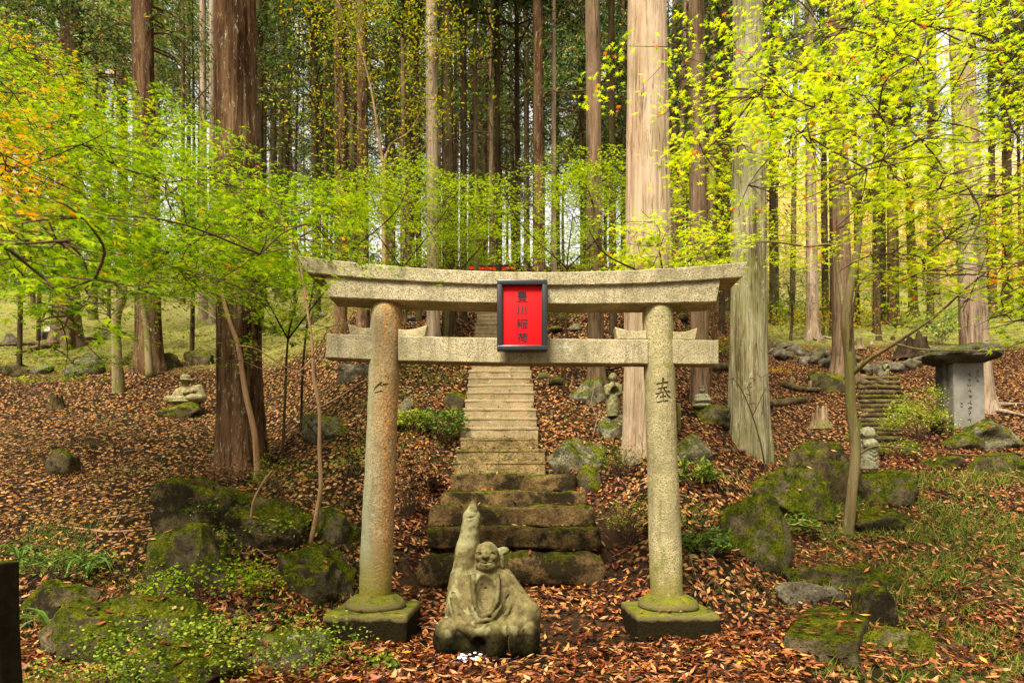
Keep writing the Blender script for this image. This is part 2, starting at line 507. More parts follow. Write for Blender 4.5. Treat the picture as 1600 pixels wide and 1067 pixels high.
def mat_bark(name, stops, flecks=(.42, .40, .25), fleck=.4, fibre=20, moss=0.0, strength=1.0, low=None, cracks=.45):
    N = NT(name); p = N.pos()
    v = N.scaled(p, (fibre, fibre, fibre * .045))
    f = N.noise(v, 1.0, 7, .8, .6)
    f2 = N.noise(N.scaled(p, (fibre * .35, fibre * .35, fibre * .02)), 1.0, 3, .6)
    h0 = N.math('ADD', N.math('MULTIPLY', f, .6), N.math('MULTIPLY', f2, .4))
    h = N.math('ADD', N.math('MULTIPLY', N.math('SUBTRACT', h0, .5), 1.45), .5)
    col = N.ramp(h, stops)
    patch = N.noise(N.scaled(p, (3, 3, .8)), 1.0, 4, .7)
    col = N.mix(N.math('MULTIPLY', N.mask(patch, .40, .62), .45), col, stops[-1][1])
    fk = N.math('MULTIPLY', N.mask(N.noise(N.scaled(p, (22, 22, 6)), 1.0, 5, .8), .58, .66), fleck)
    col = N.mix(fk, col, flecks)
    if moss:
        col = N.mix(N.math('MULTIPLY', N.mask(N.noise(p, 1.1, 5, .7), .45, .62), moss), col, N.mix(f, (.06, .07, .01), (.17, .17, .03)))
    pit = N.mask(N.noise(N.scaled(p, (26, 26, 9)), 1.0, 4, .8), .36, .30)
    lines = N.math('ABSOLUTE', N.math('SUBTRACT', N.noise(N.scaled(p, (fibre * .55, fibre * .55, fibre * .022)), 1.0, 3, .55, .5), .5))
    crack = N.math('MULTIPLY', N.mask(lines, .020, .004), N.mask(N.noise(N.scaled(p, (7, 7, 1.5)), 1.0, 3, .7), .46, .60))
    col = N.mix(N.math('MULTIPLY', crack, cracks), col, tuple(c * .3 for c in stops[0][1]))
    h = N.math('SUBTRACT', h, N.math('MULTIPLY', crack, .5))
    col = N.mix(pit, col, tuple(c * .35 for c in stops[0][1]))
    b = N.bump(h, strength, .04)
    return N.done(col, .97, b, .02)

def mat_leaf(name, stops, trans=.45, rough=.6, spec=.3, interp='LINEAR'):
    spec *= .4
    N = NT(name)
    r = N.n("NewGeometry").outputs["Random Per Island"]
    col = N.ramp(r, stops, interp)
    b = N.n("BsdfPrincipled", {"Base Color": col, "Roughness": rough, "Specular IOR Level": spec})
    if trans > 0:
        tr = N.n("BsdfTranslucent", {"Color": N.mix(1.0, col, (1.0, 1.0, .5), 'MULTIPLY')})
        mx = N.n("MixShader", {0: trans, 1: b.outputs[0], 2: tr.outputs[0]})
        N.t.links.new(mx.outputs[0], N.out.inputs["Surface"])
    else:
        N.t.links.new(b.outputs[0], N.out.inputs["Surface"])
    return N.m

def mat_plain(name, c, rough=.6, spec=.4, bump=0.0, var=.15, sc=30):
    N = NT(name); p = N.pos()
    n = N.noise(p, sc, 4, .6)
    col = N.ramp(n, [(.3, tuple(x * (1 - var) for x in c)), (.7, tuple(min(1, x * (1 + var)) for x in c))])
    return N.done(col, rough, N.bump(n, bump, .003) if bump else None, spec)

def mat_ground(name):
    N = NT(name); p = N.pos()
    def attr(a): return N.n("Attribute", None, attribute_name=a).outputs["Fac"]
    soil = N.ramp(N.noise(p, 22, 5, .75), [(.3, (.010, .006, .003)), (.55, (.030, .017, .008)), (.75, (.07, .04, .018))])
    # fallen leaves too small to tell apart at their distance
    def leaves(sc, seed, stops):
        q = N.n("Mapping", {"Vector": p, "Location": (seed, seed * 2.0, 0), "Rotation": (0, 0, seed), "Scale": (1.0, 1.0, .6)}).outputs[0]
        c = N.n("TexVoronoi", {"Vector": q, "Scale": sc, "Randomness": 1.0}, feature='F1')
        rc = N.n("SeparateColor", {0: c.outputs["Color"]}).outputs[0]
        return N.ramp(rc, stops), c.outputs["Distance"], rc
    st = [(0, (.016, .008, .004)), (.3, (.06, .022, .008)), (.55, (.20, .070, .018)), (.8, (.34, .16, .05)), (1, (.46, .27, .11))]
    c1, d1, r1 = leaves(17, 1.3, st)
    c2, d2, r2 = leaves(30, 4.1, st)
    lc = N.mix(N.mask(r2, .45, .5), c1, c2)
    lc = N.mix(N.mask(d1, .28, .5), lc, (.012, .007, .003))
    cover = N.mask(N.noise(p, 1.7, 5, .7), .30, .46)
    col = N.mix(cover, soil, lc)
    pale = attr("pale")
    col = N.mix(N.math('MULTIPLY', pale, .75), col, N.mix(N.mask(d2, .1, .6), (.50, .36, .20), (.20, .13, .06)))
    gr = N.math('MULTIPLY', attr("green"), N.mask(N.noise(p, 3.0, 6, .75), .36, .56))
    gcol = N.ramp(N.noise(p, 26, 5, .8), [(.3, (.05, .055, .012)), (.5, (.15, .155, .03)), (.72, (.34, .32, .09))])
    col = N.mix(gr, col, gcol)
    col = N.mix(attr("bare"), col, soil)
    h = N.math('ADD', N.math('MULTIPLY', d1, -1.0), N.noise(p, 40, 4, .7))
    b = N.bump(h, .8, .03)
    return N.done(col, .92, b, .2)

M = {}
M['beam'] = mat_granite("granite_beam")
M['pillar_l'] = mat_granite("granite_rust_stained", (.32, .25, .13), (.08, .06, .03), stain=((.30, .135, .035), -1.09), green=.55, low_moss=(.62, 1.05))
M['pillar_r'] = mat_granite("granite_pillar", (.34, .28, .14), (.08, .065, .03), green=.8, low_moss=(.5, .95))
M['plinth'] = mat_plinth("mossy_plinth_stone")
M['wedge'] = mat_granite("granite_wedge", (.42, .34, .19), (.17, .13, .07), green=.2)
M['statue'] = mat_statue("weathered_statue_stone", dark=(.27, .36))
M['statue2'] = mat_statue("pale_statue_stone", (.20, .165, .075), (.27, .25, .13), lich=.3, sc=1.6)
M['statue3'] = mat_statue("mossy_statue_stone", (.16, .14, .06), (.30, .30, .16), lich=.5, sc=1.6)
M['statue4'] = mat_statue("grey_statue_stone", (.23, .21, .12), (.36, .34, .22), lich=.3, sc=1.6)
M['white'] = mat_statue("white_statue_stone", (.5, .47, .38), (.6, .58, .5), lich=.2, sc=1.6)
M['rock'] = mat_rock("boulder_stone")
M['rock_moss'] = mat_rock("moss_covered_stone", (.15, .115, .06), .78, .6)
M['rock_dark'] = mat_rock("dark_mossy_stone", (.12, .085, .04), .55, .95)
M['rock_pale'] = mat_rock("pale_lichen_stone", (.19, .16, .085), .55, .6, .6)
M['rock_bare'] = mat_rock("bare_grey_stone", (.17, .14, .09), .22, .4, .35)
M['slab'] = mat_rock("step_slab_stone", (.19, .115, .045), .42, .9)
M['conc'] = mat_granite("worn_concrete_step", (.30, .215, .115), (.13, .085, .04), green=.5, ridge=.8)
M['conc_moss'] = mat_rock("mossy_concrete_step", (.32, .22, .09), .50, .2)
M['conc_riser'] = mat_granite("worn_step_riser", (.26, .185, .10), (.11, .075, .035), green=.6, ridge=.6)
M['stele'] = mat_plain("grey_monument_stone", (.17, .155, .125), .9, .1, .4, .25, 5)
M['stele_d'] = mat_plain("dark_monument_stone", (.07, .06, .045), .9, .2, .6, .4, 9)
M['ink'] = mat_plain("carved_stroke_shade", (.06, .05, .035), .95, .1, 0, .3)
M['cap'] = mat_rock("flat_capstone", (.12, .105, .075), .5, .4)
M['red'] = mat_plain("red_lacquer", (.62, .001, .003), .6, .15, 0, .05, 12)
M['black'] = mat_plain("black_lacquer", (.012, .012, .012), .32, .5, 0, .2, 12)
M['glyph'] = mat_plain("black_lettering", (.008, .006, .006), .5, .3, 0, .1)
M['bark_red'] = mat_bark("cedar_bark_brown", [(.30, (.006, .003, .0015)), (.46, (.035, .015, .006)), (.58, (.10, .048, .021)), (.74, (.22, .13, .065))], fleck=.75)
M['bark_pink'] = mat_bark("cedar_bark_pale", [(.28, (.08, .036, .016)), (.42, (.31, .185, .105)), (.56, (.45, .31, .195)), (.74, (.56, .43, .30))], fleck=.10, fibre=26, moss=.3, strength=.8)
M['bark_grey'] = mat_bark("cypress_bark_grey_green", [(.28, (.03, .02, .008)), (.42, (.12, .090, .04)), (.55, (.24, .20, .105)), (.72, (.42, .38, .24))], flecks=(.46, .50, .27), fleck=.8, moss=.45, fibre=26, strength=.9)
M['bark_mid'] = mat_bark("cedar_bark_mid", [(.30, (.014, .008, .004)), (.46, (.07, .038, .02)), (.6, (.17, .10, .055)), (.74, (.30, .20, .12))], fleck=.25, moss=.25)
M['bark_dark'] = mat_bark("cedar_bark_dark", [(.32, (.008, .005, .003)), (.5, (.03, .018, .010)), (.7, (.085, .052, .028))], fleck=.2, moss=.25)
M['bark_pale'] = mat_bark("cypress_bark_straw", [(.30, (.05, .028, .014)), (.46, (.18, .115, .065)), (.6, (.31, .22, .14)), (.74, (.45, .35, .24))], fleck=.15)
M['bark_sap'] = mat_bark("maple_bark", [(.30, (.04, .027, .010)), (.48, (.115, .08, .032)), (.62, (.19, .14, .06)), (.75, (.27, .21, .11))], flecks=(.32, .33, .18), fleck=.7, moss=.5, fibre=12, strength=.4, cracks=0)
M['bark_tan'] = mat_bark("sapling_bark_tan", [(.30, (.08, .035, .015)), (.48, (.20, .10, .045)), (.62, (.32, .18, .09)), (.75, (.42, .28, .16))], fleck=.3, fibre=14, strength=.3, cracks=0)
M['twig'] = mat_plain("twig_bark", (.075, .045, .025), .9, .1, 0, .4, 40)
M['log'] = mat_rock("log_wood_weathered", (.15, .10, .05), .42, .6, .15)
M['stump'] = mat_bark("stump_wood", [(.30, (.04, .025, .012)), (.5, (.14, .09, .045)), (.7, (.30, .21, .12))], fleck=.3, moss=.75)
M['ground'] = mat_ground("forest_floor")
LIT = [(0, (.012, .004, .002)), (.30, (.040, .010, .003)), (.54, (.12, .027, .007)), (.74, (.26, .070, .017)), (.88, (.40, .15, .045)), (.97, (.52, .28, .12)), (1, (.60, .26, .01))]
M['litter'] = mat_leaf("fallen_leaf", LIT, .12, .55, .4)
M['litter_y'] = mat_leaf("fallen_leaf_yellow_mix", [(0, (.008, .003, .0015)), (.40, (.032, .011, .004)), (.66, (.10, .035, .011)), (.84, (.22, .10, .035)), (.94, (.42, .17, .01)), (1, (.50, .30, .03))], .12, .6, .3)
M['mp_right'] = mat_leaf("maple_leaf_yellow_green", [(0, (.22, .34, .008)), (.4, (.40, .50, .010)), (.85, (.62, .64, .014)), (.975, (.68, .56, .02)), (.985, (.65, .14, .02)), (1, (.6, .10, .02))], .55, .5)
M['mp_left'] = mat_leaf("maple_leaf_green", [(0, (.04, .11, .004)), (.4, (.15, .26, .005)), (.8, (.29, .39, .007)), (.985, (.38, .44, .010)), (1, (.66, .30, .01))], .5, .5)
M['mp_orange'] = mat_leaf("maple_leaf_orange", [(0, (.30, .34, .012)), (.3, (.58, .42, .012)), (.6, (.76, .38, .012)), (1, (.80, .22, .01))], .5, .5)
M['mp_mid'] = mat_leaf("maple_leaf_mid_green", [(0, (.10, .18, .005)), (.5, (.26, .36, .007)), (.9, (.38, .48, .010)), (1, (.66, .50, .015))], .5, .5)
M['yellow'] = mat_leaf("leaf_yellow_olive", [(0, (.08, .13, .008)), (.5, (.22, .27, .012)), (.8, (.48, .40, .012)), (1, (.62, .36, .012))], .45, .5)
M['cedar'] = mat_leaf("cedar_spray", [(0, (.010, .030, .012)), (.40, (.035, .085, .025)), (.66, (.10, .18, .04)), (.84, (.24, .28, .05)), (1, (.42, .20, .06))], .2, .7, .2)
M['cedar_l'] = mat_leaf("cedar_spray_light", [(0, (.05, .11, .03)), (.45, (.15, .25, .06)), (.8, (.34, .40, .10)), (.92, (.55, .38, .13)), (1, (.6, .28, .09))], .35, .7, .2)
M['shrub'] = mat_leaf("shrub_leaf", [(0, (.04, .08, .006)), (.5, (.12, .19, .012)), (.88, (.30, .36, .03)), (1, (.34, .18, .02))], .35, .5)
M['shrub_y'] = mat_leaf("shrub_leaf_yellow", [(0, (.10, .14, .010)), (.5, (.26, .32, .02)), (1, (.46, .46, .06))], .4, .5)
M['fern'] = mat_leaf("fern_leaf", [(0, (.03, .07, .010)), (.6, (.09, .17, .025)), (1, (.24, .29, .03))], .35, .5)
M['grass'] = mat_leaf("grass_blade", [(0, (.04, .08, .006)), (.45, (.10, .17, .012)), (.8, (.20, .26, .025)), (1, (.36, .28, .09))], .3, .6)
M['dead'] = mat_leaf("dead_bracken", [(0, (.05, .025, .01)), (.6, (.17, .08, .03)), (1, (.32, .17, .07))], .1, .8)
M['far'] = mat_leaf("far_autumn_leaf", [(0, (.50, .54, .06)), (.3, (.80, .72, .20)), (.55, (.85, .68, .34)), (.78, (.86, .50, .16)), (.9, (.86, .64, .50)), (1, (.80, .3, .15))], .5, .7)
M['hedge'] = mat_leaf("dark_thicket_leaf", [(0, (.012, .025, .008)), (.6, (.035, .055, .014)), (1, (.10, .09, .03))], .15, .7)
M['post'] = mat_rock("dark_post_stone", (.035, .026, .014), .35, .6)
M['pebble'] = mat_plain("white_pebble", (.72, .73, .75), .4, .5, 0, .2, 60)
# ------------------------------------------------------------------ ground
def build_ground():
    ys = np.concatenate([np.linspace(-8, 2.5, 22)[:-1], np.linspace(2.5, 9, 190)[:-1], np.linspace(9, 20, 150)[:-1], np.geomspace(20, 150, 90)])
    s = np.linspace(-1, 1, 330)
    xs = np.sign(s) * (7.0 * np.abs(s) + 113 * np.abs(s) ** 5)
    X, Y = np.meshgrid(xs, ys, indexing='ij')
    Z = ground(X, Y)
    P = np.stack([X, Y, Z], -1).reshape(-1, 3)
    fine = 0.022 * fbm(P * 9, 3, 21) * (P[:, 1] < 22)
    P[:, 2] += fine
    nx, ny = X.shape
    idx = np.arange(nx * ny).reshape(nx, ny)
    F = np.stack([idx[:-1, :-1], idx[1:, :-1], idx[1:, 1:], idx[:-1, 1:]], -1).reshape(-1, 4)
    me = mesh_data("ground", P, F, M['ground'])
    u = P[:, 0] * 6 / np.maximum(P[:, 1], 6); Yv = P[:, 1]
    nz = fbm(P * .5, 3, 44)
    green = np.maximum(sm(-1.2, -2.0, u) * sm(14.5, 17, Yv) * .9, sm(1.9, 2.3, u) * sm(19, 23, Yv))
    green = np.maximum(green, .45 * sm(2.2, 3, u) * sm(9, 5, Yv))
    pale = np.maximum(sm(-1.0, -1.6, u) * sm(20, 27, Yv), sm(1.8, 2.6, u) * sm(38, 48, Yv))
    bare = (1 - sm(.25, .55, np.hypot((P[:, 0] - .62) * .8, (Yv - 5.3) * .9) + .12 * nz)) * .9
    bare = np.maximum(bare, (1 - sm(.1, .35, np.abs(np.abs(P[:, 0] - .02) - 1.02))) * sm(5.9, 6.1, Yv) * sm(7.8, 7.2, Yv) * .9)
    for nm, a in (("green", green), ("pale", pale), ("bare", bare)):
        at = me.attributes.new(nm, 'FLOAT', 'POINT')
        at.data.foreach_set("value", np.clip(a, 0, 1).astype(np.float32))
    return tag(link("ground", me), "leaf strewn hillside floor of the forest", None, None, "structure")
GROUND = build_ground()

# ------------------------------------------------------------------ torii
def lathe(c0, c1, prof, seg=48, noise=.0, freq=14, seed=0):
    """revolved profile [(t, r)] along the axis c0 -> c1"""
    c0, c1 = np.array(c0, float), np.array(c1, float)
    prof = np.array(prof)
    th = np.arange(seg) / seg * 2 * np.pi
    C = c0 + (c1 - c0) * prof[:, :1]
    V = np.stack([C[:, None, 0] + prof[:, 1:2] * np.cos(th), C[:, None, 1] + prof[:, 1:2] * np.sin(th), np.broadcast_to(C[:, None, 2], (len(prof), seg))], -1)
    if noise:
        r = (noise * fbm(V * freq, 3, seed))[..., None]
        d = V - C[:, None]; d /= np.linalg.norm(d, axis=-1, keepdims=True) + 1e-9
        V = V + d * r
    n = len(prof)
    i = np.arange(n - 1)[:, None] * seg; j = np.arange(seg)[None]; k = (j + 1) % seg
    F = [tuple(f) for f in np.stack([i + j, i + k, i + seg + k, i + seg + j], -1).reshape(-1, 4)]
    F += [tuple(range(seg))[::-1], tuple(range((n - 1) * seg, n * seg))]
    return V.reshape(-1, 3), F

def beam(x0t, x1t, x0b, x1b, zt, zb, yf, yr, n=70, ch=.008, seed=0, noise=.0025):
    """beam along X whose top and bottom edges follow the curves zt(x), zb(x)"""
    s = np.linspace(0, 1, n)
    xt = x0t + (x1t - x0t) * s; xb = x0b + (x1b - x0b) * s
    top = np.stack([xt, zt(xt)], -1); bot = np.stack([xb, zb(xb)], -1)
    ny = 7; nz = 8
    ring = []
    def P(v, y):                       # v: 0 bottom .. 1 top
        c = bot * (1 - v) + top * v
        return np.stack([c[:, 0], np.full(n, y), c[:, 1]], -1)
    e = ch / np.abs(top[:, 1] - bot[:, 1]).mean()
    for v in np.concatenate([[e], np.linspace(.12, .88, nz - 2), [1 - e]]): ring.append(P(v, yf))
    for y in np.linspace(yf + ch, yr - ch, ny): ring.append(P(1.0, y))
    for v in np.concatenate([[1 - e], np.linspace(.88, .12, nz - 2), [e]]): ring.append(P(v, yr))
    for y in np.linspace(yr - ch, yf + ch, ny): ring.append(P(0.0, y))
    R = np.stack(ring, 1)              # n, k, 3
    k = R.shape[1]
    V = R.reshape(-1, 3).copy()
    V[:, 1] += noise * fbm(V * 16, 3, seed); V[:, 2] += noise * fbm(V * 16 + 7, 3, seed + 3)
    ii = np.arange(n - 1)[:, None] * k; j = np.arange(k)[None]; jn = (j + 1) % k
    F = [tuple(f) for f in np.stack([ii + j, ii + k + j, ii + k + jn, ii + jn], -1).reshape(-1, 4)]
    F += [tuple(range(k)), tuple(range((n - 1) * k, n * k))[::-1]]
    return V, F

def flat_ends(o, deg=35):
    """flat shading across the hard edges of a cut stone"""
    me = o.data
    try: me.set_sharp_from_angle(angle=math.radians(deg))
    except Exception: pass
    return o

torii = thing("stone_torii", "weathered granite torii gate with a red plaque on its double top beam", "torii gate", (0.08, 5.3, 0.0))

def px_curve(pts, Y):
    a = np.array([[(x - CX) / FPX * Y, EYE + (HY - y) / FPX * Y] for x, y in pts])
    deg = np.polyfit(a[:, 0], a[:, 1], 3)
    return lambda x: np.polyval(deg, x)
YF = 5.16
X_ = lambda px, Y=YF: (px - CX) / FPX * Y
k_top = px_curve([(465, 398), (500, 403.5), (560, 412), (650, 418), (740, 421.5), (880, 423.5), (1000, 422), (1100, 416), (1168, 407.5)], YF - .02)
k_bot = px_curve([(485, 426), (508, 430.5), (588, 438), (740, 443), (880, 445), (1000, 444), (1100, 439), (1159, 433)], YF - .02)
s_top = px_curve([(485, 425.5), (508, 430), (588, 437.5), (740, 442.5), (880, 444.5), (1000, 443.5), (1100, 438.5), (1159, 432.5)], YF)
s_bot = px_curve([(513, 463.5), (588, 469.5), (740, 472), (880, 474), (1000, 474.5), (1048, 474.5), (1118, 471)], YF)
n_top = px_curve([(511, 521), (740, 527), (880, 529), (1122, 531)], 5.21)
n_bot = px_curve([(507, 558.5), (740, 566.5), (880, 568), (1122, 569.5)], 5.21)
V, F = beam(X_(465, 5.14), X_(1168, 5.14), X_(480, 5.14), X_(1159, 5.14), k_top, k_bot, YF - .02, YF + .31, 90, .009, 1)
flat_ends(part("top_beam", V, F, M['beam'], torii))
V, F = beam(X_(508), X_(1126), X_(514), X_(1119), s_top, s_bot, YF + .004, YF + .27, 90, .008, 2)
flat_ends(part("second_beam", V, F, M['beam'], torii))
# the lower beam runs through both pillars in three visible lengths
PXL0, PXL1 = (-1.137, 5.3, .30), (-1.035, 5.3, 2.775)
PXR0, PXR1 = (1.283, 5.3, .30), (1.203, 5.3, 2.765)
def pil_x(side, z):
    a, b = (PXL0, PXL1) if side < 0 else (PXR0, PXR1)
    return a[0] + (b[0] - a[0]) * (z - a[2]) / (b[2] - a[2])
for (a, b, sd) in ((511, 585, 5), (622, 1012, 6), (1046, 1122.5, 7)):
    dx = -.015 if a == 511 else 0
    V, F = beam(X_(a, 5.21), X_(b, 5.21), X_(a, 5.21) + dx, X_(b, 5.21), n_top, n_bot, 5.21, 5.345, 40, .008, sd)
    flat_ends(part("tie_beam", V, F, M['beam'], torii))

def pillar(c0, c1, m, name, cone_top):
    prof = [(0, .128)] + [(t, .131 - .009 * t + .0035 * math.sin(t * 9)) for t in np.linspace(.01, .975, 70)] + [(.99, .112), (1.0, .09)]
    if cone_top: prof += [(1.012, .06), (1.03, .03), (1.036, .006)]
    V, F = lathe(c0, c1, prof, 72, .0028, 11, 4)
    return V, F, m

def glyph_cutter(polys, origin, right, up, fwd, depth):
    """thin prisms along brush strokes, for carving; polys: strokes [(x, y, w), ...] in glyph units"""
    o = np.array(origin); parts = []
    for st in polys:
        st = np.array(st, float)
        n = len(st)
        d = np.gradient(st[:, :2], axis=0); d /= np.linalg.norm(d, axis=1, keepdims=True) + 1e-9
        nn = np.stack([-d[:, 1], d[:, 0]], -1)
        a = st[:, :2] + nn * st[:, 2:3] / 2; b = st[:, :2] - nn * st[:, 2:3] / 2
        V = []
        for q in (a, b):
            for z in (-depth, depth):
                V.append(o + q[:, :1] * right + q[:, 1:2] * up + z * fwd)
        V = np.stack(V, 1).reshape(-1, 3)      # per station: a-,a+,b-,b+
        F = []
        for i in range(n - 1):
            s, e = 4 * i, 4 * i + 4
            F += [(s, e, e + 1, s + 1), (s + 3, e + 3, e + 2, s + 2), (s + 1, e + 1, e + 3, s + 3), (s + 2, e + 2, e, s)]
        F += [(0, 1, 3, 2), (4 * n - 4, 4 * n - 2, 4 * n - 1, 4 * n - 3)]
        parts.append((V, F))
    return parts

def carve(o, parts):
    """cut the prisms out of the mesh, one by one"""
    for V, F in parts:
        me = mesh_data("cut", V - np.array(o.matrix_world.translation if False else (torii.location[:])), F, [], False)
        bm = bmesh.new(); bm.from_mesh(me); bmesh.ops.recalc_face_normals(bm, faces=bm.faces); bm.to_mesh(me); bm.free()
        c = bpy.data.objects.new("cut", me); COL.objects.link(c); c.location = torii.location
        md = o.modifiers.new("cut", 'BOOLEAN'); md.object = c; md.operation = 'DIFFERENCE'; md.solver = 'EXACT'
        bpy.context.view_layer.update()
        dg = bpy.context.evaluated_depsgraph_get()
        new = bpy.data.meshes.new_from_object(o.evaluated_get(dg))
        o.modifiers.clear()
        old = o.data
        def ext(me_):
            A = np.empty(len(me_.vertices) * 3); me_.vertices.foreach_get("co", A); A = A.reshape(-1, 3)
            return A.max(0) - A.min(0) if len(A) else np.zeros(3)
        if len(new.vertices) > len(old.vertices) * .9 and np.abs(ext(new) - ext(old)).max() < .03:
            o.data = new; bpy.data.meshes.remove(old)
        else:
            bpy.data.meshes.remove(new)
        bpy.data.objects.remove(c); bpy.data.meshes.remove(me)

V, F, m = pillar(PXR0, PXR1, M['pillar_r'], "pillar", True)
pr = part("pillar", V, F, m, torii)
V, F, m = pillar(PXL0, PXL1, M['pillar_l'], "pillar", False)
pl = part("pillar", V, F, m, torii)
# carved character of the first pillar (offering), strokes in pixels of the photograph round its centre
def strokes_px(sts, px0, py0):
    k = 5.18 / FPX
    return [[((x - px0) * k, (py0 - y) * k, w * 1.45 * k) for x, y, w in s] for s in sts]
HOU = [
    [(1035, 590.5, 1.5), (1037, 593, 2.4)],
    [(1026, 600.0, 2.2), (1034, 598.5, 1.7), (1044, 597.0, 2.6)],
    [(1028, 607.5, 2.0), (1034, 606, 1.6), (1042.5, 605, 2.2)],
    [(1020, 616, 2.0), (1033, 613.5, 1.7), (1044, 611.5, 1.9), (1051, 612.5, 2.8)],
    [(1036, 591, 1.6), (1035.6, 600, 1.9), (1033, 611, 1.9), (1027, 620, 1.6), (1019, 628, 1.0)],
    [(1037, 606, 1.6), (1041, 615, 2.2), (1047, 622, 3.0), (1052, 625.5, 3.2)],
    [(1031, 621, 1.6), (1036, 619.5, 1.5), (1041, 619, 1.9)],
    [(1036, 615, 1.7), (1036.3, 621, 1.7), (1036.3, 627, 1.5)],
    [(1027, 628.5, 1.9), (1035, 627, 1.5), (1044, 625.8, 2.2)]]
NOU = [
    [(597, 597, 2.2), (592, 601, 2.2), (587, 605, 2.2), (583, 611, 1.4)],
    [(591, 600.5, 1.6), (598, 603, 1.8)],
    [(598, 601, 2.2), (607, 600, 2.0), (615, 600.5, 2.4)],
    [(606, 590, 1.6), (608, 593, 2.4)],
    [(607, 601, 1.8), (610, 606, 2.0), (612, 612, 1.6)],
    [(616, 614, 2.6), (620, 619, 3.0)],
    [(585, 614, 1.2), (592, 612, 1.6), (598, 611, 1.2)]]
EX, EZ, EY_ = np.array([1.0, 0, 0]), np.array([0, 0, 1.0]), np.array([0, 1.0, 0])
try:
    carve(pr, glyph_cutter(strokes_px(HOU, 1035, 610), (X_(1035, 5.18), 5.165, EYE + (HY - 610) / FPX * 5.18), EX, EZ, EY_, .034))
    carve(pl, glyph_cutter(strokes_px(NOU, 600, 605), (X_(600, 5.18), 5.165, EYE + (HY - 605) / FPX * 5.18), EX, EZ, EY_, .030))
except Exception as e:
    print("carve failed", e)
flat_ends(pr, 40); flat_ends(pl, 40)
for side, cx_, sd in ((-1, -1.137, 3), (1, 1.287, 4)):
    V, F = rbox((.33, .33, .18), .022, 9, .008, 5, sd)
    V = rot(V, rz=.02 * side) + np.array([cx_ + .0 * side, 5.29, .255 - .18])
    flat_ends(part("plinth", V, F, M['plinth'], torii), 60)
    prof = [(0, .245), (.25, .25), (.55, .235), (.8, .20), (.95, .165), (1.0, .13)]
    V, F = lathe((cx_ + .005, 5.3, .25), (cx_ + .005, 5.3, .365), prof, 48, .006, 9, sd)
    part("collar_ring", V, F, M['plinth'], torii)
for (x0, x1, ht0, ht1, base) in ((547, 583, 507, 511, 523), (622, 663, 514, 508.5, 526), (965, 1010, 511.5, 516, 529.5), (1047, 1086, 517, 513, 530.5)):
    a, b = X_(x0, 5.22), X_(x1, 5.22)
    zt = lambda x, a=a, b=b, ht0=ht0, ht1=ht1: EYE + (HY - (ht0 + (ht1 - ht0) * (x - a) / (b - a) + 3.0 * np.sin((x - a) / (b - a) * 3.14))) / FPX * 5.22
    zb = lambda x, base=base: EYE + (HY - base) / FPX * 5.22 + 0 * x
    out = x0 if x0 in (547, 965) else x1
    sl = .02
    V, F = beam(a - (sl if out == x0 else 0), b + (sl if out == x1 else 0), a, b, zt, zb, 5.225, 5.33, 14, .005, x0, .002)
    flat_ends(part("wedge", V, F, M['wedge'], torii))

# ------------------------------------------------------------------ plaque
YS_ = 5.07
plaque = thing("shrine_plaque", "red board with black lettering in a black frame, hung on the stone gate", "plaque", (X_(816, YS_), YS_, 2.65))
def bx(x0, x1, y0, y1, z0, z1, r=.004, n=2):
    V, F = rbox(((x1 - x0) / 2, (y1 - y0) / 2, (z1 - z0) / 2), r, n)
    return V + np.array([(x0 + x1) / 2, (y0 + y1) / 2, (z0 + z1) / 2]), F
Zp = lambda py, Y=YS_: EYE + (HY - py) / FPX * Y
x0, x1, zt_, zb_ = X_(776.5, YS_), X_(855.5, YS_), Zp(436.5), Zp(547.5)
fw = .043
fr = join([bx(x0, x1, YS_, YS_ + .07, zt_ - fw, zt_, .008), bx(x0, x1, YS_, YS_ + .07, zb_, zb_ + fw, .008),
           bx(x0, x0 + fw, YS_ + .001, YS_ + .069, zb_ + fw * .4, zt_ - fw * .4, .008), bx(x1 - fw, x1, YS_ + .001, YS_ + .069, zb_ + fw * .4, zt_ - fw * .4, .008)])
FRAME = part("frame", *fr, M['black'], plaque)
lip = join([bx(x0 + fw - .006, x1 - fw + .006, YS_ + .022, YS_ + .034, zb_ + fw - .003, zb_ + fw + .006, .003), bx(x0 + fw - .003, x0 + fw + .005, YS_ + .022, YS_ + .034, zb_ + fw, zt_ - fw, .003),
            bx(x1 - fw - .005, x1 - fw + .003, YS_ + .022, YS_ + .034, zb_ + fw, zt_ - fw, .003)])
part("lip", *lip, M['black'], FRAME)
BOARD = part("board", *bx(x0 + fw * .5, x1 - fw * .5, YS_ + .036, YS_ + .062, zb_ + fw * .5, zt_ - fw * .5), M['red'], plaque)
part("bracket", *join([bx(X_(808, YS_), X_(824, YS_), YS_ + .064, YS_ + .10, Zp(470), Zp(455)), bx(X_(808, YS_), X_(824, YS_), YS_ + .064, YS_ + .15, Zp(541), Zp(532))]), M['black'], plaque)
def glyph(ch, px, py, w, h, name, bold=.014):
    cu = bpy.data.curves.new("g", 'FONT'); cu.body = ch; cu.size = 1; cu.extrude = .004; cu.offset = bold
    o = bpy.data.objects.new("g", cu); COL.objects.link(o)
    bpy.context.view_layer.update()
    me = bpy.data.meshes.new_from_object(o.evaluated_get(bpy.context.evaluated_depsgraph_get()))
    bpy.data.objects.remove(o)
    V = np.array([v.co[:] for v in me.vertices]); F = [tuple(p.vertices) for p in me.polygons]
    bpy.data.meshes.remove(me)
    mn, mx = V.min(0), V.max(0)
    V = (V - (mn + mx) / 2) / (mx - mn)
    k = YS_ / FPX
    V = np.stack([V[:, 0] * w * k + X_(px, YS_) - .08 * V[:, 1] * 0, -V[:, 2] * .004 + YS_ + .0355, V[:, 1] * h * k + Zp(py)], -1)
    part(name, V, F, M['glyph'], BOARD, False)
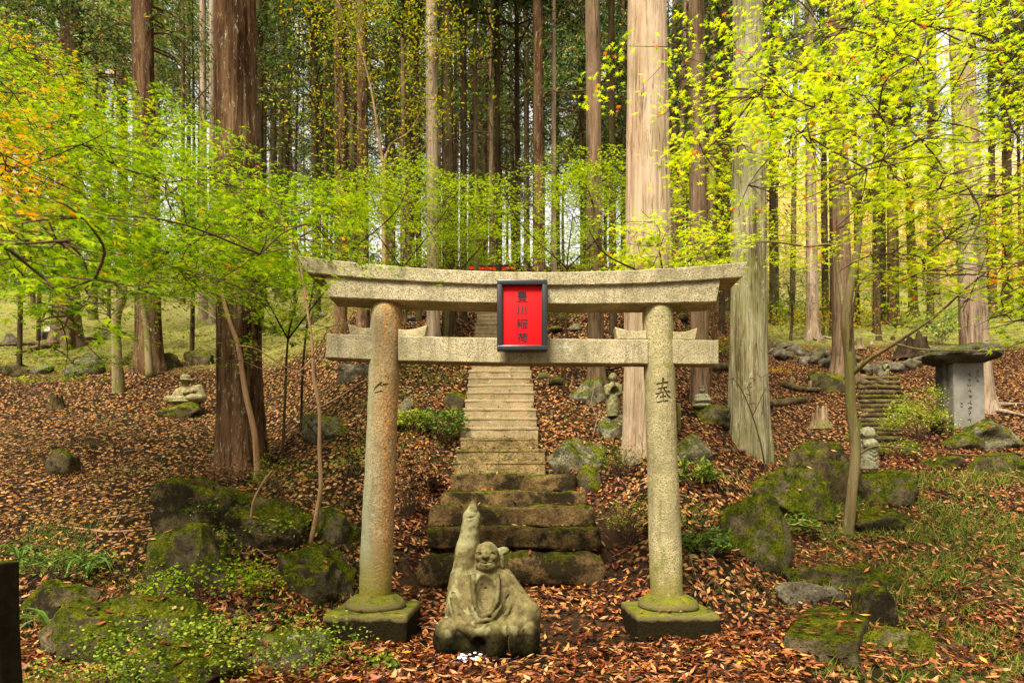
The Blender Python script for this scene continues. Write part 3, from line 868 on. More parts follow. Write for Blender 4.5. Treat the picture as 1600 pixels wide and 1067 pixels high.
glyph("\u8c4a", 816, 461, 16.5, 17.5, "character")
glyph("\u5ddd", 815, 482.5, 16.0, 14.5, "character", .028)
glyph("\u7a32", 815.8, 504, 18.0, 16.0, "character")
glyph("\u8377", 816.3, 525.5, 17.5, 15.0, "character", .024)

# ------------------------------------------------------------------ steps
stairs = thing("stone_stairway", "long straight stairway of worn stone steps climbing behind the torii", "stairway", (0, 6.1, .25))
slabs = [(645, 950, 866, 6.20, 6.62, .36, .16, 1), (665, 938, 825, 6.52, 6.95, .22, .035, 2), (670, 927, 790, 6.88, 7.30, .24, .035, 3),
         (687, 916, 767.5, 7.20, 7.62, .19, .03, 4), (703, 900, 741.5, 7.50, 7.95, .22, .035, 5)]
STEP_TREADS = []
for (xa, xb, yt, Yf, Yb, hh, r, sd) in slabs:
    a, b = X_(xa, Yf), X_(xb, Yf); zt = Zp(yt, Yf)
    V, F = rbox(((b - a) / 2, (Yb - Yf) / 2, hh / 2), r, 34, .022, 3.2, sd + 40)
    V = V + .010 * np.stack([vnoise(V * 13 + sd, 1), vnoise(V * 13 + sd, 2), vnoise(V * 11 + sd, 3)], -1) + .012 * np.stack([V[:, 0] * 0, vnoise(V * np.array([5, 3, 9]) + sd, 4), vnoise(V * np.array([4, 4, 2]) + sd, 6)], -1)
    V = V + np.array([(a + b) / 2, (Yf + Yb) / 2, zt - hh / 2])
    V[:, 2] += .012 * vnoise(V * np.array([2.5, 1, 0]) + sd, 5) * (V[:, 2] > zt - .1)
    flat_ends(part("step", V, F, M['slab'], stairs), 50)
    STEP_TREADS.append((a, b, Yf, Yb, zt))
for n in range(35):
    Yf = 7.82 + .3 * n; zt = 1.59 + .168 * n
    cx_ = float(stair_cx(Yf)); w = .52 + .012 * math.sin(n * 2.7)
    if n < 2: w += .04
    V, F = rbox((w, .19, .125), .014, 7, .005, 7.0, n)
    V2, F2 = rbox((w + .006, .19, .022), .012, 9, .005, 11.0, n + 60)
    V, F = join([(V + np.array([0, .007, -.003]), F), (V2 + np.array([0, 0, .106]), F2)])
    V = rot(V, rz=.01 * math.sin(n * 3.1), ry=.006 * math.sin(n * 5.3)) + np.array([cx_ + .012 * math.sin(n * 1.9), Yf + .17, zt - .125])
    flat_ends(part("step", V, F, M['conc_moss'] if n < 3 else M['conc'] if (n * 7) % 5 < 3 else M['conc_riser'], stairs), 50)
    STEP_TREADS.append((cx_ - w, cx_ + w, Yf, Yf + .3, zt))

# small red torii at the head of the stairway
def red_gate():
    Y = 22.0
    cx_ = X_(770, Y); zt = Zp(415, Y)
    z0 = g1(cx_, Y) - .1
    t = thing("red_torii", "small red torii with a black cap rail at the head of the stone stairway", "torii gate", (cx_, Y, z0))
    for s in (-1, 1):
        part("pillar", *tube([(cx_ + s * .66, Y, z0), (cx_ + s * .60, Y, zt - .12)], [.10, .09], 14), M['red'], t)
    cz = lambda x, o: zt + o + .06 * ((x - cx_) / .9) ** 4
    V, F = beam(cx_ - .9, cx_ + .9, cx_ - .84, cx_ + .84, lambda x: cz(x, .0), lambda x: cz(x, -.06), Y - .14, Y + .14, 24, .01, 1)
    part("cap_rail", V, F, M['black'], t)
    V, F = beam(cx_ - .83, cx_ + .83, cx_ - .8, cx_ + .8, lambda x: cz(x, -.06), lambda x: cz(x, -.20), Y - .11, Y + .11, 24, .01, 2)
    part("top_beam", V, F, M['red'], t)
    V, F = beam(cx_ - .85, cx_ + .85, cx_ - .85, cx_ + .85, lambda x: zt - .48 + 0 * x, lambda x: zt - .62 + 0 * x, Y - .05, Y + .05, 8, .01, 3)
    part("tie_beam", V, F, M['red'], t)
red_gate()

# ------------------------------------------------------------------ carved figures, as solids of blended forms
class SDF:
    def __init__(s, lo, hi, res):
        s.lo, s.res = np.array(lo, float), res
        n = [int(math.ceil((h - l) / res)) + 1 for l, h in zip(lo, hi)]
        ax = [np.float32(l) + np.arange(k, dtype=np.float32) * np.float32(res) for l, k in zip(lo, n)]
        s.P = np.meshgrid(*ax, indexing='ij')
        s.d = np.full(s.P[0].shape, 1e3, dtype=np.float32)
    def ell(s, c, r, rz=0, ry=0, rx=0):
        q = [s.P[i] - np.float32(c[i]) for i in range(3)]
        if rz: a, b = math.cos(rz), math.sin(rz); q = [a * q[0] + b * q[1], -b * q[0] + a * q[1], q[2]]
        if ry: a, b = math.cos(ry), math.sin(ry); q = [a * q[0] + b * q[2], q[1], -b * q[0] + a * q[2]]
        if rx: a, b = math.cos(rx), math.sin(rx); q = [q[0], a * q[1] + b * q[2], -b * q[1] + a * q[2]]
        k0 = np.sqrt(sum((q[i] / r[i]) ** 2 for i in range(3))) + 1e-6
        k1 = np.sqrt(sum((q[i] / (r[i] ** 2)) ** 2 for i in range(3))) + 1e-6
        return k0 * (k0 - 1) / k1
    def cone(s, a, b, ra, rb, sq=(1, 1, 1)):
        a, b = np.array(a, float), np.array(b, float)
        ba = (b - a) / np.array(sq)
        q = [(s.P[i] - np.float32(a[i])) / sq[i] for i in range(3)]
        h = np.clip(sum(q[i] * ba[i] for i in range(3)) / (ba @ ba), 0, 1)
        return (np.sqrt(sum((q[i] - ba[i] * h) ** 2 for i in range(3))) - (ra + (rb - ra) * h)) * min(sq)
    def path(s, pts, r):
        r = r if isinstance(r, (list, tuple)) else [r] * len(pts)
        d = None
        for i in range(len(pts) - 1):
            e = s.cone(pts[i], pts[i + 1], r[i], r[i + 1]); d = e if d is None else np.minimum(d, e)
        return d
    def box(s, c, h, r=.0):
        q = [np.abs(s.P[i] - np.float32(c[i])) - (h[i] - r) for i in range(3)]
        o = np.sqrt(sum(np.maximum(v, 0) ** 2 for v in q))
        return o + np.minimum(np.maximum(np.maximum(q[0], q[1]), q[2]), 0) - r
    def add(s, d, k=.01):
        h = np.clip(.5 + .5 * (s.d - d) / k, 0, 1); s.d = s.d + (d - s.d) * h - k * h * (1 - h)
    def sub(s, d, k=.006):
        h = np.clip(.5 - .5 * (s.d + d) / k, 0, 1); s.d = s.d + (-d - s.d) * h + k * h * (1 - h)
    def mesh(s, noise=0.0, freq=20, seed=0):
        if noise:
            P = np.stack(s.P, -1)
            near = np.abs(s.d) < 4 * s.res + noise * 2
            s.d[near] += (noise * fbm(P[near] * freq, 3, seed)).astype(np.float32)
        s.d[0], s.d[-1], s.d[:, 0], s.d[:, -1], s.d[:, :, 0], s.d[:, :, -1] = (9,) * 6
        g = vdb.FloatGrid(1e3)
        g.copyFromArray(np.ascontiguousarray(np.minimum(s.d, 9)))
        pts, quads = g.convertToQuads(0.0)
        return np.asarray(pts, float) * s.res + s.lo, np.asarray(quads)[:, ::-1].astype(int)

def main_statue():
    u = 1.251e-3                          # metres per unit of the enlarged photograph
    def c(x, z, y=0.0): return ((x - 372) * u, y, (950 - z) * u)
    S = SDF((-.42, -.34, -.01), (.42, .30, 1.19), .0052)
    # body and lap
    S.add(S.ell(c(345, 660, .03), (.235, .185, .27)), .02)
    S.add(S.ell(c(350, 560, .04), (.20, .165, .20)), .05)
    S.add(S.cone(c(470, 510, .02), c(600, 700, -.03), .085, .095), .05)       # the lowered sleeve
    S.add(S.cone(c(600, 700, -.03), c(500, 790, -.12), .09, .075), .05)
    S.add(S.cone(c(235, 520, .02), c(215, 690, .0), .10, .11), .05)
    S.add(S.cone(c(610, 720, .0), c(600, 860, -.01), .10, .11), .05)
    S.add(S.ell(c(620, 850, -.09), (.078, .12, .15)), .012)                     # foot, side
    S.add(S.ell(c(520, 850, -.07), (.13, .13, .16)), .03)
    S.add(S.ell(c(430, 860, -.15), (.082, .13, .150), ry=-.10), .012)           # raised knee
    S.add(S.cone(c(440, 800, -.16), c(600, 715, -.05), .065, .07), .02)
    S.add(S.ell(c(150, 840, -.06), (.105, .18, .155)), .02)                    # far knee
    S.add(S.cone(c(140, 850, -.10), c(260, 870, -.10), .085, .10), .03)
    S.add(S.ell(c(360, 900, .02), (.36, .22, .10)), .03)
    # hanging robe between the knees
    S.add(S.path([c(190, 660, -.08), c(235, 745, -.14), c(320, 800, -.17), c(400, 780, -.17), c(470, 720, -.13)], [.03, .05, .06, .06, .03]), .03)
    S.add(S.ell(c(300, 730, -.08), (.12, .10, .08)), .03)
    # raised arm and sleeve ending in joined finger tips
    S.add(S.cone(c(236, 520, .02), c(262, 320, .0), .096, .086), .04)
    S.add(S.cone(c(262, 340, .0), c(285, 150, -.01), .084, .064), .02)
    S.add(S.ell(c(285, 130, -.01), (.064, .06, .05)), .01)
    S.add(S.cone(c(287, 112, -.01), c(296, 48, -.01), .049, .017), .008)
    S.add(S.ell(c(297, 96, -.04), (.032, .022, .030)), .006)
    # recess of the open robe, bare chest behind it
    S.sub(S.ell(c(368, 560, -.19), (.082, .125, .165)), .010)
    S.add(S.ell(c(368, 555, .02), (.11, .072, .20)), .012)
    for i, zz in enumerate((545, 572, 600, 628)):
        S.sub(S.path([c(335 + i * 3, zz, -.046), c(368, zz + 5, -.054), c(402 - i * 3, zz, -.046)], .0048), .006)
    S.sub(S.path([c(232, 132, -.055), c(262, 146, -.072), c(300, 140, -.072), c(338, 112, -.052)], .006), .008)
    S.sub(S.path([c(228, 178, -.06), c(262, 176, -.080), c(300, 156, -.078), c(330, 128, -.06)], .004), .010)
    S.add(S.path([c(345, 470, -.055), c(368, 515, -.055), c(392, 470, -.055)], .007), .010)
    # lapels
    S.add(S.path([c(300, 470, -.105), c(300, 560, -.15), c(318, 650, -.165), c(350, 695, -.168), c(400, 680, -.165), c(435, 620, -.16), c(444, 540, -.14), c(440, 470, -.10)], .016), .018)
    S.add(S.path([c(272, 560, -.10), c(285, 650, -.150), c(330, 725, -.175), c(410, 712, -.175), c(460, 640, -.14)], .013), .018)
    # folds of the lap cloth
    for pts in ([(168, 590, -.10), (205, 690, -.135), (265, 760, -.175), (330, 782, -.19), (405, 762, -.19)],
                [(160, 630, -.09), (190, 720, -.12), (240, 790, -.15)],
                [(180, 560, -.10), (225, 660, -.14), (290, 735, -.18)],
                [(520, 560, -.05), (500, 660, -.11), (450, 730, -.16)]):
        S.sub(S.path([(lambda q: (q[0] - .010, q[1], q[2] + .012))(c(*p)) for p in pts], .006), .03)
        S.add(S.path([(lambda q: (q[0] + .004, q[1] - .005, q[2] - .016))(c(*p)) for p in pts], .013), .022)
    S.sub(S.path([c(500, 760, -.19), c(498, 860, -.19), c(505, 930, -.17)], .006), .008)
    S.sub(S.path([c(590, 780, -.16), c(578, 850, -.17), c(585, 930, -.15)], .007), .008)
    S.sub(S.ell(c(330, 880, -.23), (.05, .07, .09)), .03)
    # head
    S.add(S.cone(c(375, 470, .0), c(376, 420, -.02), .062, .07), .02)
    S.add(S.ell(c(377, 365, -.02), (.090, .10, .104), rx=-.15), .012)
    S.add(S.ell(c(374, 420, -.055), (.076, .068, .048)), .02)                  # jaw
    S.add(S.ell(c(335, 372, -.085), (.030, .028, .026)), .015)                 # cheeks
    S.add(S.ell(c(412, 370, -.085), (.030, .028, .026)), .015)
    S.add(S.ell(c(371, 362, -.118), (.026, .024, .017)), .008)                 # nose
    S.add(S.ell(c(372, 350, -.112), (.012, .018, .022)), .008)
    S.sub(S.path([c(315, 333, -.108), c(333, 324, -.122), c(352, 336, -.118)], .0042), .004)
    S.sub(S.path([c(390, 334, -.118), c(407, 323, -.122), c(425, 332, -.108)], .0042), .004)
    S.add(S.path([c(316, 342, -.102), c(334, 335, -.112), c(352, 345, -.108)], .0062), .004)
    S.add(S.path([c(390, 343, -.108), c(408, 334, -.112), c(424, 341, -.102)], .0062), .004)
    S.sub(S.path([c(350, 372, -.126), c(340, 384, -.118)], .003), .004)
    S.sub(S.path([c(394, 372, -.126), c(404, 384, -.118)], .003), .004)
    S.sub(S.path([c(334, 389, -.118), c(352, 397, -.133), c(374, 398, -.138), c(396, 396, -.133), c(412, 386, -.116)], [.006, .0095, .010, .0095, .006]), .004)
    S.add(S.path([c(345, 392, -.110), c(374, 395, -.122), c(402, 391, -.110)], .0058), .002)
    S.add(S.path([c(345, 408, -.108), c(374, 412, -.128), c(402, 406, -.108)], .0070), .006)
    # ears: long lobes, and the flared upper ear
    S.add(S.path([c(448, 345, -.01), c(462, 380, -.015), c(466, 430, -.02)], [.020, .020, .017]), .008)
    S.sub(S.path([c(457, 385, -.035), c(462, 415, -.038)], .006), .004)
    S.add(S.ell(c(470, 337, .0), (.045, .022, .031), ry=.15), .008)
    S.sub(S.ell(c(474, 338, -.03), (.020, .012, .012)), .006)
    S.add(S.path([c(310, 350, -.01), c(306, 400, -.015)], [.018, .016]), .008)
    V, F = S.mesh(.0022, 26, 3)
    Y = 4.72
    z0 = g1(X_(760, Y), Y) - .02
    V = V + np.array([X_(760, Y), Y, z0])
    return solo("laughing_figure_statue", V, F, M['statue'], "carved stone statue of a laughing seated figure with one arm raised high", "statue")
STATUE = main_statue()

def small_figure(kind, px, py, hpx, label, m, name="stone_figure", turn=0.0, Y=None, zoff=-.01):
    if Y is None:
        b = gp(px, py)
    else:
        b = np.array([X_(px, Y), Y, Zp(py, Y)])
    H = hpx / FPX * b[1]
    S = SDF((-.86, -.45, -.02), (.86, .45, 1.06), .0165 if hpx < 40 else .0125)
    A = S.add
    if kind == "hat":                                  # seated, knees apart, round brimmed hat
        A(S.ell((-.03, .02, .30), (.27, .20, .31)), .05)
        A(S.cone((.02, .0, .55), (.02, .0, .70), .10, .10), .03)
        A(S.cone((.14, .0, .50), (.50, -.02, .50), .11, .13), .06)
        A(S.cone((.50, -.02, .50), (.58, -.04, .20), .14, .17), .05)
        A(S.cone((.46, -.10, .44), (.10, -.20, .34), .10, .07), .04)
        A(S.ell((.36, -.12, .16), (.30, .22, .15)), .03)
        A(S.cone((-.50, -.12, .14), (.0, -.16, .11), .13, .11), .04)
        A(S.cone((-.26, .02, .44), (-.30, -.10, .24), .09, .08), .05)
        A(S.ell((.0, -.05, .05), (.60, .26, .07)), .02)
        A(S.ell((.03, -.02, .72), (.14, .14, .10)), .02)
        A(S.ell((.04, -.02, .775), (.285, .24, .045)), .012)
        A(S.ell((.28, -.02, .81), (.06, .08, .03)), .02)
        A(S.ell((.04, -.02, .87), (.17, .17, .13)), .03)
        S.sub(S.path([(-.16, -.19, .50), (-.03, -.24, .34), (.12, -.22, .36), (.16, -.18, .50)], .020), .02)
        S.sub(S.path([(-.10, -.17, .58), (-.02, -.19, .50), (.08, -.17, .58)], .014), .02)
        S.sub(S.path([(.14, -.20, .42), (.24, -.22, .30), (.10, -.26, .18), (.0, -.26, .20)], .020), .02)
        S.sub(S.path([(.24, -.16, .46), (.38, -.18, .40), (.50, -.18, .30)], .016), .02)
        S.sub(S.path([(.24, -.12, .56), (.40, -.14, .52)], .014), .02)
    elif kind == "pray":                               # standing, hands joined, sleeves hanging
        A(S.cone((0, .02, .02), (0, .02, .60), .135, .17), .04)
        A(S.ell((0, .02, .64), (.20, .13, .12)), .04)
        A(S.ell((0, -.01, .88), (.092, .095, .11)), .02)
        A(S.cone((0, 0, .72), (0, 0, .80), .06, .06), .03)
        A(S.cone((-.16, .0, .66), (-.13, -.09, .48), .055, .05), .03)
        A(S.cone((.16, .0, .66), (.13, -.09, .48), .055, .05), .03)
        A(S.cone((-.13, -.09, .50), (-.02, -.18, .66), .045, .03), .02)
        A(S.cone((.13, -.09, .50), (.02, -.18, .66), .045, .03), .02)
        A(S.cone((0, -.19, .60), (0, -.19, .74), .035, .02), .01)
        S.sub(S.ell((0, -.20, .53), (.075, .12, .10)), .02)
        for zz in (.40, .32, .24, .16):
            S.sub(S.path([(-.12, -.12, zz + .05), (0, -.17, zz - .02), (.12, -.12, zz + .05)], .012), .015)
        for sx in (-1, 1):
            A(S.ell((sx * .09, 0, .86), (.02, .03, .05)), .01)
            S.sub(S.ell((sx * .035, -.095, .89), (.018, .012, .008)), .008)
        A(S.ell((0, -.10, .865), (.015, .02, .022)), .01)
        S.sub(S.ell((0, -.098, .825), (.022, .012, .007)), .006)
    elif kind == "child":                              # short standing figure in a draped robe, hands at the chin
        A(S.cone((0, 0, .03), (0, 0, .52), .20, .20), .05)
        A(S.ell((0, .0, .56), (.21, .19, .16)), .06)
        A(S.ell((0, -.03, .83), (.165, .17, .165)), .02)
        A(S.ell((0, -.08, .79), (.12, .12, .10)), .03)
        A(S.ell((0, -.205, .815), (.028, .03, .026)), .012)
        for sx in (-1, 1):
            A(S.ell((sx * .165, 0, .80), (.024, .04, .065)), .012)
            A(S.cone((sx * .18, -.04, .56), (sx * .10, -.20, .54), .07, .06), .04)
            A(S.cone((sx * .10, -.20, .54), (sx * .03, -.21, .66), .055, .04), .03)
            S.sub(S.path([(sx * .10, -.17, .86), (sx * .06, -.19, .865)], .010), .008)
        for zz in (.44, .35, .26, .16):
            for sx in (-1, 1):
                S.sub(S.path([(sx * .10, -.20, zz + .10), (sx * .20, -.06, zz - .01), (sx * .18, .10, zz + .06)], .014), .02)
            S.sub(S.path([(-.10, -.20, zz + .02), (0, -.22, zz - .02), (.10, -.20, zz + .02)], .012), .02)
        S.sub(S.ell((0, -.185, .755), (.05, .02, .012)), .008)
    elif kind == "seat":                               # seated, arms resting forward, small cap
        A(S.ell((0, .03, .30), (.27, .22, .26)), .05)
        A(S.ell((0, -.08, .10), (.42, .26, .12)), .06)
        A(S.ell((0, .02, .52), (.24, .15, .14)), .05)
        A(S.cone((-.22, .0, .54), (-.30, -.12, .34), .09, .08), .04)
        A(S.cone((.22, .0, .54), (.30, -.12, .34), .09, .08), .04)
        A(S.cone((-.30, -.12, .34), (-.04, -.22, .32), .07, .06), .03)
        A(S.cone((.30, -.12, .34), (.04, -.22, .32), .07, .06), .03)
        A(S.ell((0, 0, .80), (.13, .14, .15)), .03)
        A(S.ell((0, 0, .91), (.15, .15, .06)), .02)
        S.sub(S.ell((0, -.24, .24), (.18, .08, .045)), .03)
        S.sub(S.ell((0, -.14, .80), (.09, .03, .02)), .02)
        S.sub(S.path([(-.16, -.16, .56), (0, -.20, .46), (.16, -.16, .56)], .016), .02)
    V, F = S.mesh(.006, 9, 5)
    V = rot(V, rz=turn) * H + b + np.array([0, 0, zoff])
    return solo(name, V, F, m, label, "statue")

# ------------------------------------------------------------------ boulders and stones
ROCK_TOPS = []
def boulder(x0, x1, yt, yb, label, m='rock', seed=1, depth=.8, facets=9, boxy=0.0, name="boulder", sink=.22, Y=None, rough=.06, turn=0.0, cat="rock", hmul=1.0):
    xc = (x0 + x1) / 2
    b = gp(xc, yb) if Y is None else np.array([X_(xc, Y), Y, Zp(yb, Y)])
    k = b[1] / FPX
    w = (x1 - x0) * k; h = (yb - yt) * k
    d = w * depth
    cy = b[1] + d * .42
    # the top reaches yt at the middle of the stone
    ztop = EYE + (HY - yt) / FPX * (b[1] + d * .30)
    zlow = b[2] - sink * h - .05
    h2 = (ztop - zlow) * hmul
    V, F = rock(w * (1 + d * .4 / b[1]), d, h2, seed, 5 if w / k > 115 else 4 if w / k > 45 else 3, facets, rough, boxy)
    V = rot(V, rz=turn)
    V = V + np.array([b[0] * cy / b[1], cy, (ztop + zlow) / 2])
    o = solo(name, V, F, M[m], label, cat)
    ROCK_TOPS.append((V, F, o))
    return o, np.array([b[0], cy, ztop])
R = boulder
R(252, 400, 742, 835, "flat topped boulder with a pale lichen face below the huge brown cedar", 'rock_dark', 3, .75, 6, .75, sink=.3)
R(355, 485, 775, 862, "dark mossy boulder behind the crooked vine stem and the low green shrub", 'rock_dark', 14, .7, 8, .3)
R(470, 566, 790, 850, "mossy dark boulder between the bare sapling and the rusty stone pillar", 'rock_moss', 15, .8, 7, .3)
R(425, 552, 850, 940, "rounded boulder with orange lichen and moss beside the rust stained pillar plinth", 'rock_moss', 16, .85, 7, .2)
R(235, 375, 815, 930, "moss covered boulder under ivy, below the flat topped boulder", 'rock_moss', 17, .8, 7, .1)
R(30, 150, 905, 985, "low dark stone behind the long strap leaves", 'rock_dark', 18, .8)
R(60, 345, 935, 1045, "long low mossy rock under the small leaved shrub", 'rock_moss', 19, .45, 7, .2)
R(195, 375, 1000, 1100, "bright green mossy boulder at the bottom edge below the shrub", 'rock_moss', 20, .9, 6, 0, Y=3.9)
R(360, 520, 985, 1080, "flat pale mossy slab at the foot of the rust stained plinth", 'rock_pale', 21, .8, 6, .6, Y=4.45)
R(1125, 1238, 768, 890, "tall moss covered boulder beside the clean pale pillar", 'rock_moss', 22, .9, 8, .2)
R(1168, 1290, 728, 815, "mossy boulder just behind the tall moss covered one", 'rock_moss', 23, .8, 7, .3)
R(1180, 1218, 757, 780, "small pale stone on top of the mossy boulders", 'rock_pale', 24, .9)
R(1218, 1342, 684, 786, "dark cleft boulder behind the thin maple trunk", 'rock_dark', 25, .75, 9, .25)
R(1338, 1432, 732, 790, "mossy flat boulder below the standing child statue", 'rock_moss', 26, .8, 7, .4)
R(1330, 1412, 790, 838, "low bright mossy stone at the foot of the thin maple", 'rock_moss', 27, .8)
R(1225, 1400, 880, 925, "long mossy kerb stone curving through the leaf litter", 'rock_moss', 28, .30, 6, .2, turn=-.25)
R(1212, 1322, 908, 948, "bare grey flat stone lying beside the mossy kerb stone", 'rock_bare', 29, .34, 6, .3, turn=-.15)
R(1335, 1402, 905, 985, "square mossy end stone at the corner of the kerb stones", 'rock_dark', 30, .8, 6, .4)
V, F = rbox((.23, .70, .10), .03, 22, .012, 4, 9)
V = V + .008 * np.stack([vnoise(V * 11, 1), vnoise(V * 11, 2), vnoise(V * 9, 3)], -1)
V = rot(V, rz=-.56) + np.array([2.45, 4.92, g1(2.45, 4.92) + .03])
ROCK_TOPS.append((V, np.vstack([F[:, [0, 1, 2]], F[:, [0, 2, 3]]]), None))
solo("paving_stone", V, F, M['rock_moss'], "flat mossy paving slab strewn with brown leaves", "rock")
R(1325, 1465, 985, 1100, "mossy boulder at the bottom edge beside the paving slab", 'rock_moss', 32, .9, 7, Y=4.3)
R(855, 950, 683, 735, "grey green boulder beside the upper steps", 'rock_pale', 33, .75, 8, .3)
R(898, 942, 725, 770, "small round mossy stone at the end of the wide steps", 'rock_moss', 34, .9)
R(888, 948, 589, 632, "tilted lichen covered boulder behind the praying statue", 'rock_pale', 35, .7, 8)
_, T_PRAY = R(928, 985, 643, 685, "mossy lichen spotted rock that carries the praying statue", 'rock_pale', 36, .9, 8, .2)
R(1050, 1112, 676, 722, "yellow green lichen boulder behind the clean pale pillar", 'rock_pale', 37, .9, 8)
_, T_SEAT = R(1063, 1138, 632, 660, "flat mossy stone carrying the small seated figure by a tree", 'rock_moss', 38, .8, 5, .5)
_, T_HAT = R(250, 320, 628, 650, "flat mossy stone carrying the figure in the brimmed hat", 'rock_moss', 39, .7, 5, .6, sink=.1)
R(470, 545, 645, 690, "squared mossy stone block behind the thin tan sapling", 'rock_pale', 40, .5, 5, .8)
R(528, 580, 568, 592, "low square stone block on the slope behind the rusty pillar", 'rock_bare', 41, .6, 5, .8)
R(95, 160, 549, 588, "large grey boulder on the grass edge beneath the orange maple", 'rock_bare', 42, .8, 8)
R(0, 50, 565, 590, "long mossy rock at the picture's edge on the grass line", 'rock_dark', 43, .7, 6)
R(50, 82, 567, 584, "pale small rock between two mossy rocks on the grass line", 'rock_bare', 44, .8)
R(190, 215, 553, 572, "dark small rock beside the forked maple stem", 'rock_dark', 45, .8)
R(205, 240, 556, 574, "grey squat rock at the foot of the dark split cedar", 'rock', 46, .8, 7, .3)
R(245, 290, 552, 575, "mossy flat rock behind the hatted figure", 'rock_moss', 47, .7, 7, .3)
R(288, 335, 545, 570, "dark wide rock behind the huge brown cedar", 'rock_dark', 48, .7, 7, .4)
R(150, 188, 512, 532, "weathered rock in the grass between two cedars", 'rock', 49, .8)
R(0, 35, 520, 540, "pale flat rock far up the grassy slope", 'rock_bare', 50, .8)
R(55, 85, 516, 530, "small pale rock under the white figure", 'rock_bare', 51, .8)
R(1262, 1328, 575, 612, "mossy peaked boulder above the rotten stump", 'rock_moss', 52, .8, 8)
R(1470, 1535, 675, 705, "moss capped low rock at the foot of the grey monument", 'rock_moss', 53, .8, 8, .2)
R(1505, 1592, 652, 706, "big pale lichen boulder leaning at the monument's base", 'rock_pale', 54, .8, 8)
R(1440, 1505, 712, 733, "flat mossy stone in the leaves below the monument", 'rock_moss', 55, .6, 6, .3)
R(1510, 1600, 706, 738, "long mossy stone along the edge below the pale boulder", 'rock_moss', 56, .5, 6, .2)
R(1455, 1490, 640, 680, "dark mossy stone in the shade of the monument", 'rock_dark', 57, .8)
R(690, 735, 610, 640, "dark mossy stone beside the stairway ferns", 'rock_moss', 58, .8)
R(615, 650, 620, 650, "grey stone half hidden by the bright fern", 'rock', 59, .8)
R(75, 120, 700, 745, "mossy mound stone on the leafy slope with strap leaves", 'rock_dark', 60, .9, 7)
R(1150, 1190, 690, 700, "small stone between roots of the grey green trunk", 'rock', 61, .7)
# the dry stone row along the upper path: each stone a thing
_rs = np.random.default_rng(5)
for i in range(46):
    t = i / 45
    px = 1205 + 270 * t + _rs.uniform(-4, 4)
    py = 548 + 22 * math.sin(t * 2.6) + _rs.uniform(-7, 9) + (10 if 1330 < px < 1420 else 0)
    w = _rs.uniform(14, 34); h = w * _rs.uniform(.28, .5)
    b = gp(px, py)
    k = b[1] / FPX
    V, F = rock(w * k, w * k * .8, h * k * 1.7, 100 + i, 3, 9, .05, .35)
    V = rot(V, rz=_rs.uniform(0, 3)) + b + np.array([0, 0, h * k * .35])
    o = solo("row_stone", V, F, M['rock_bare' if _rs.random() < .7 else 'rock'], "grey weathered stone in the tumbled row along the upper path above the log steps", "stone", "stones of the tumbled row above the log steps")
for i, (px, py, w) in enumerate([(450, 500, 26), (475, 515, 22), (432, 520, 18), (505, 495, 20), (460, 540, 16), (860, 470, 24), (880, 500, 22), (905, 480, 18), (868, 520, 26), (900, 515, 20), (1065, 500, 22), (1090, 478, 18), (1075, 520, 16), (850, 590, 20), (870, 600, 26), (640, 500, 20), (625, 480, 18), (655, 478, 16), (1560, 500, 30), (1580, 488, 24), (1540, 488, 20)]):
    b = gp(px, py); k = b[1] / FPX
    V, F = rock(w * k, w * k * .8, w * k * .7, 200 + i, 2, 7, .06)
    solo("hillside_rock", V + b + np.array([0, 0, w * k * .1]), F, M['rock' if i % 2 else 'rock_dark'], "half buried mossy rock on the wooded slope behind the gate", "rock", "rocks half buried on the wooded slope")

small_figure("hat", 289, 629, 46, "seated stone figure in a round brimmed hat on a mossy slab", M['statue2'], Y=T_HAT[1] - .0, zoff=-.02)
small_figure("pray", 958, 647, 69, "slim standing stone figure with hands joined in prayer on a lichen rock", M['statue3'], Y=T_PRAY[1] - .05, zoff=-.03)
small_figure("seat", 1097, 635, 36, "small seated grey figure at the foot of a tree trunk", M['statue4'], Y=T_SEAT[1] - .05, zoff=-.03)
small_figure("child", 1357, 733, 67, "round headed child statue in a draped robe beside the thin maple", M['statue4'], turn=-1.15, Y=8.6, zoff=0)
small_figure("pray", 1385, 590, 28, "tiny mossy figure standing at the head of the log steps", M['statue3'])
small_figure("seat", 82, 528, 28, "small bright white figure beside the two toned cedar", M['white'])

# ------------------------------------------------------------------ pebbles offered before the statue
_rs = np.random.default_rng(8)
for i in range(24):
    a, r = _rs.uniform(0, 6.28), _rs.uniform(0, 1) ** .5
    px, py = 737 + 23 * r * math.cos(a), 1036 + 8 * r * math.sin(a)
    b = gp(px, py); s = _rs.uniform(.010, .017)
    V, F = rock(s * 2, s * 1.7, s * 1.2, 300 + i, 1, 2, .03)
    solo("white_pebble", V + b + np.array([0, 0, s * .6 + .035]), F, M['pebble'], "round white pebble in the small heap laid before the laughing statue", "pebble", "white pebbles laid before the statue")

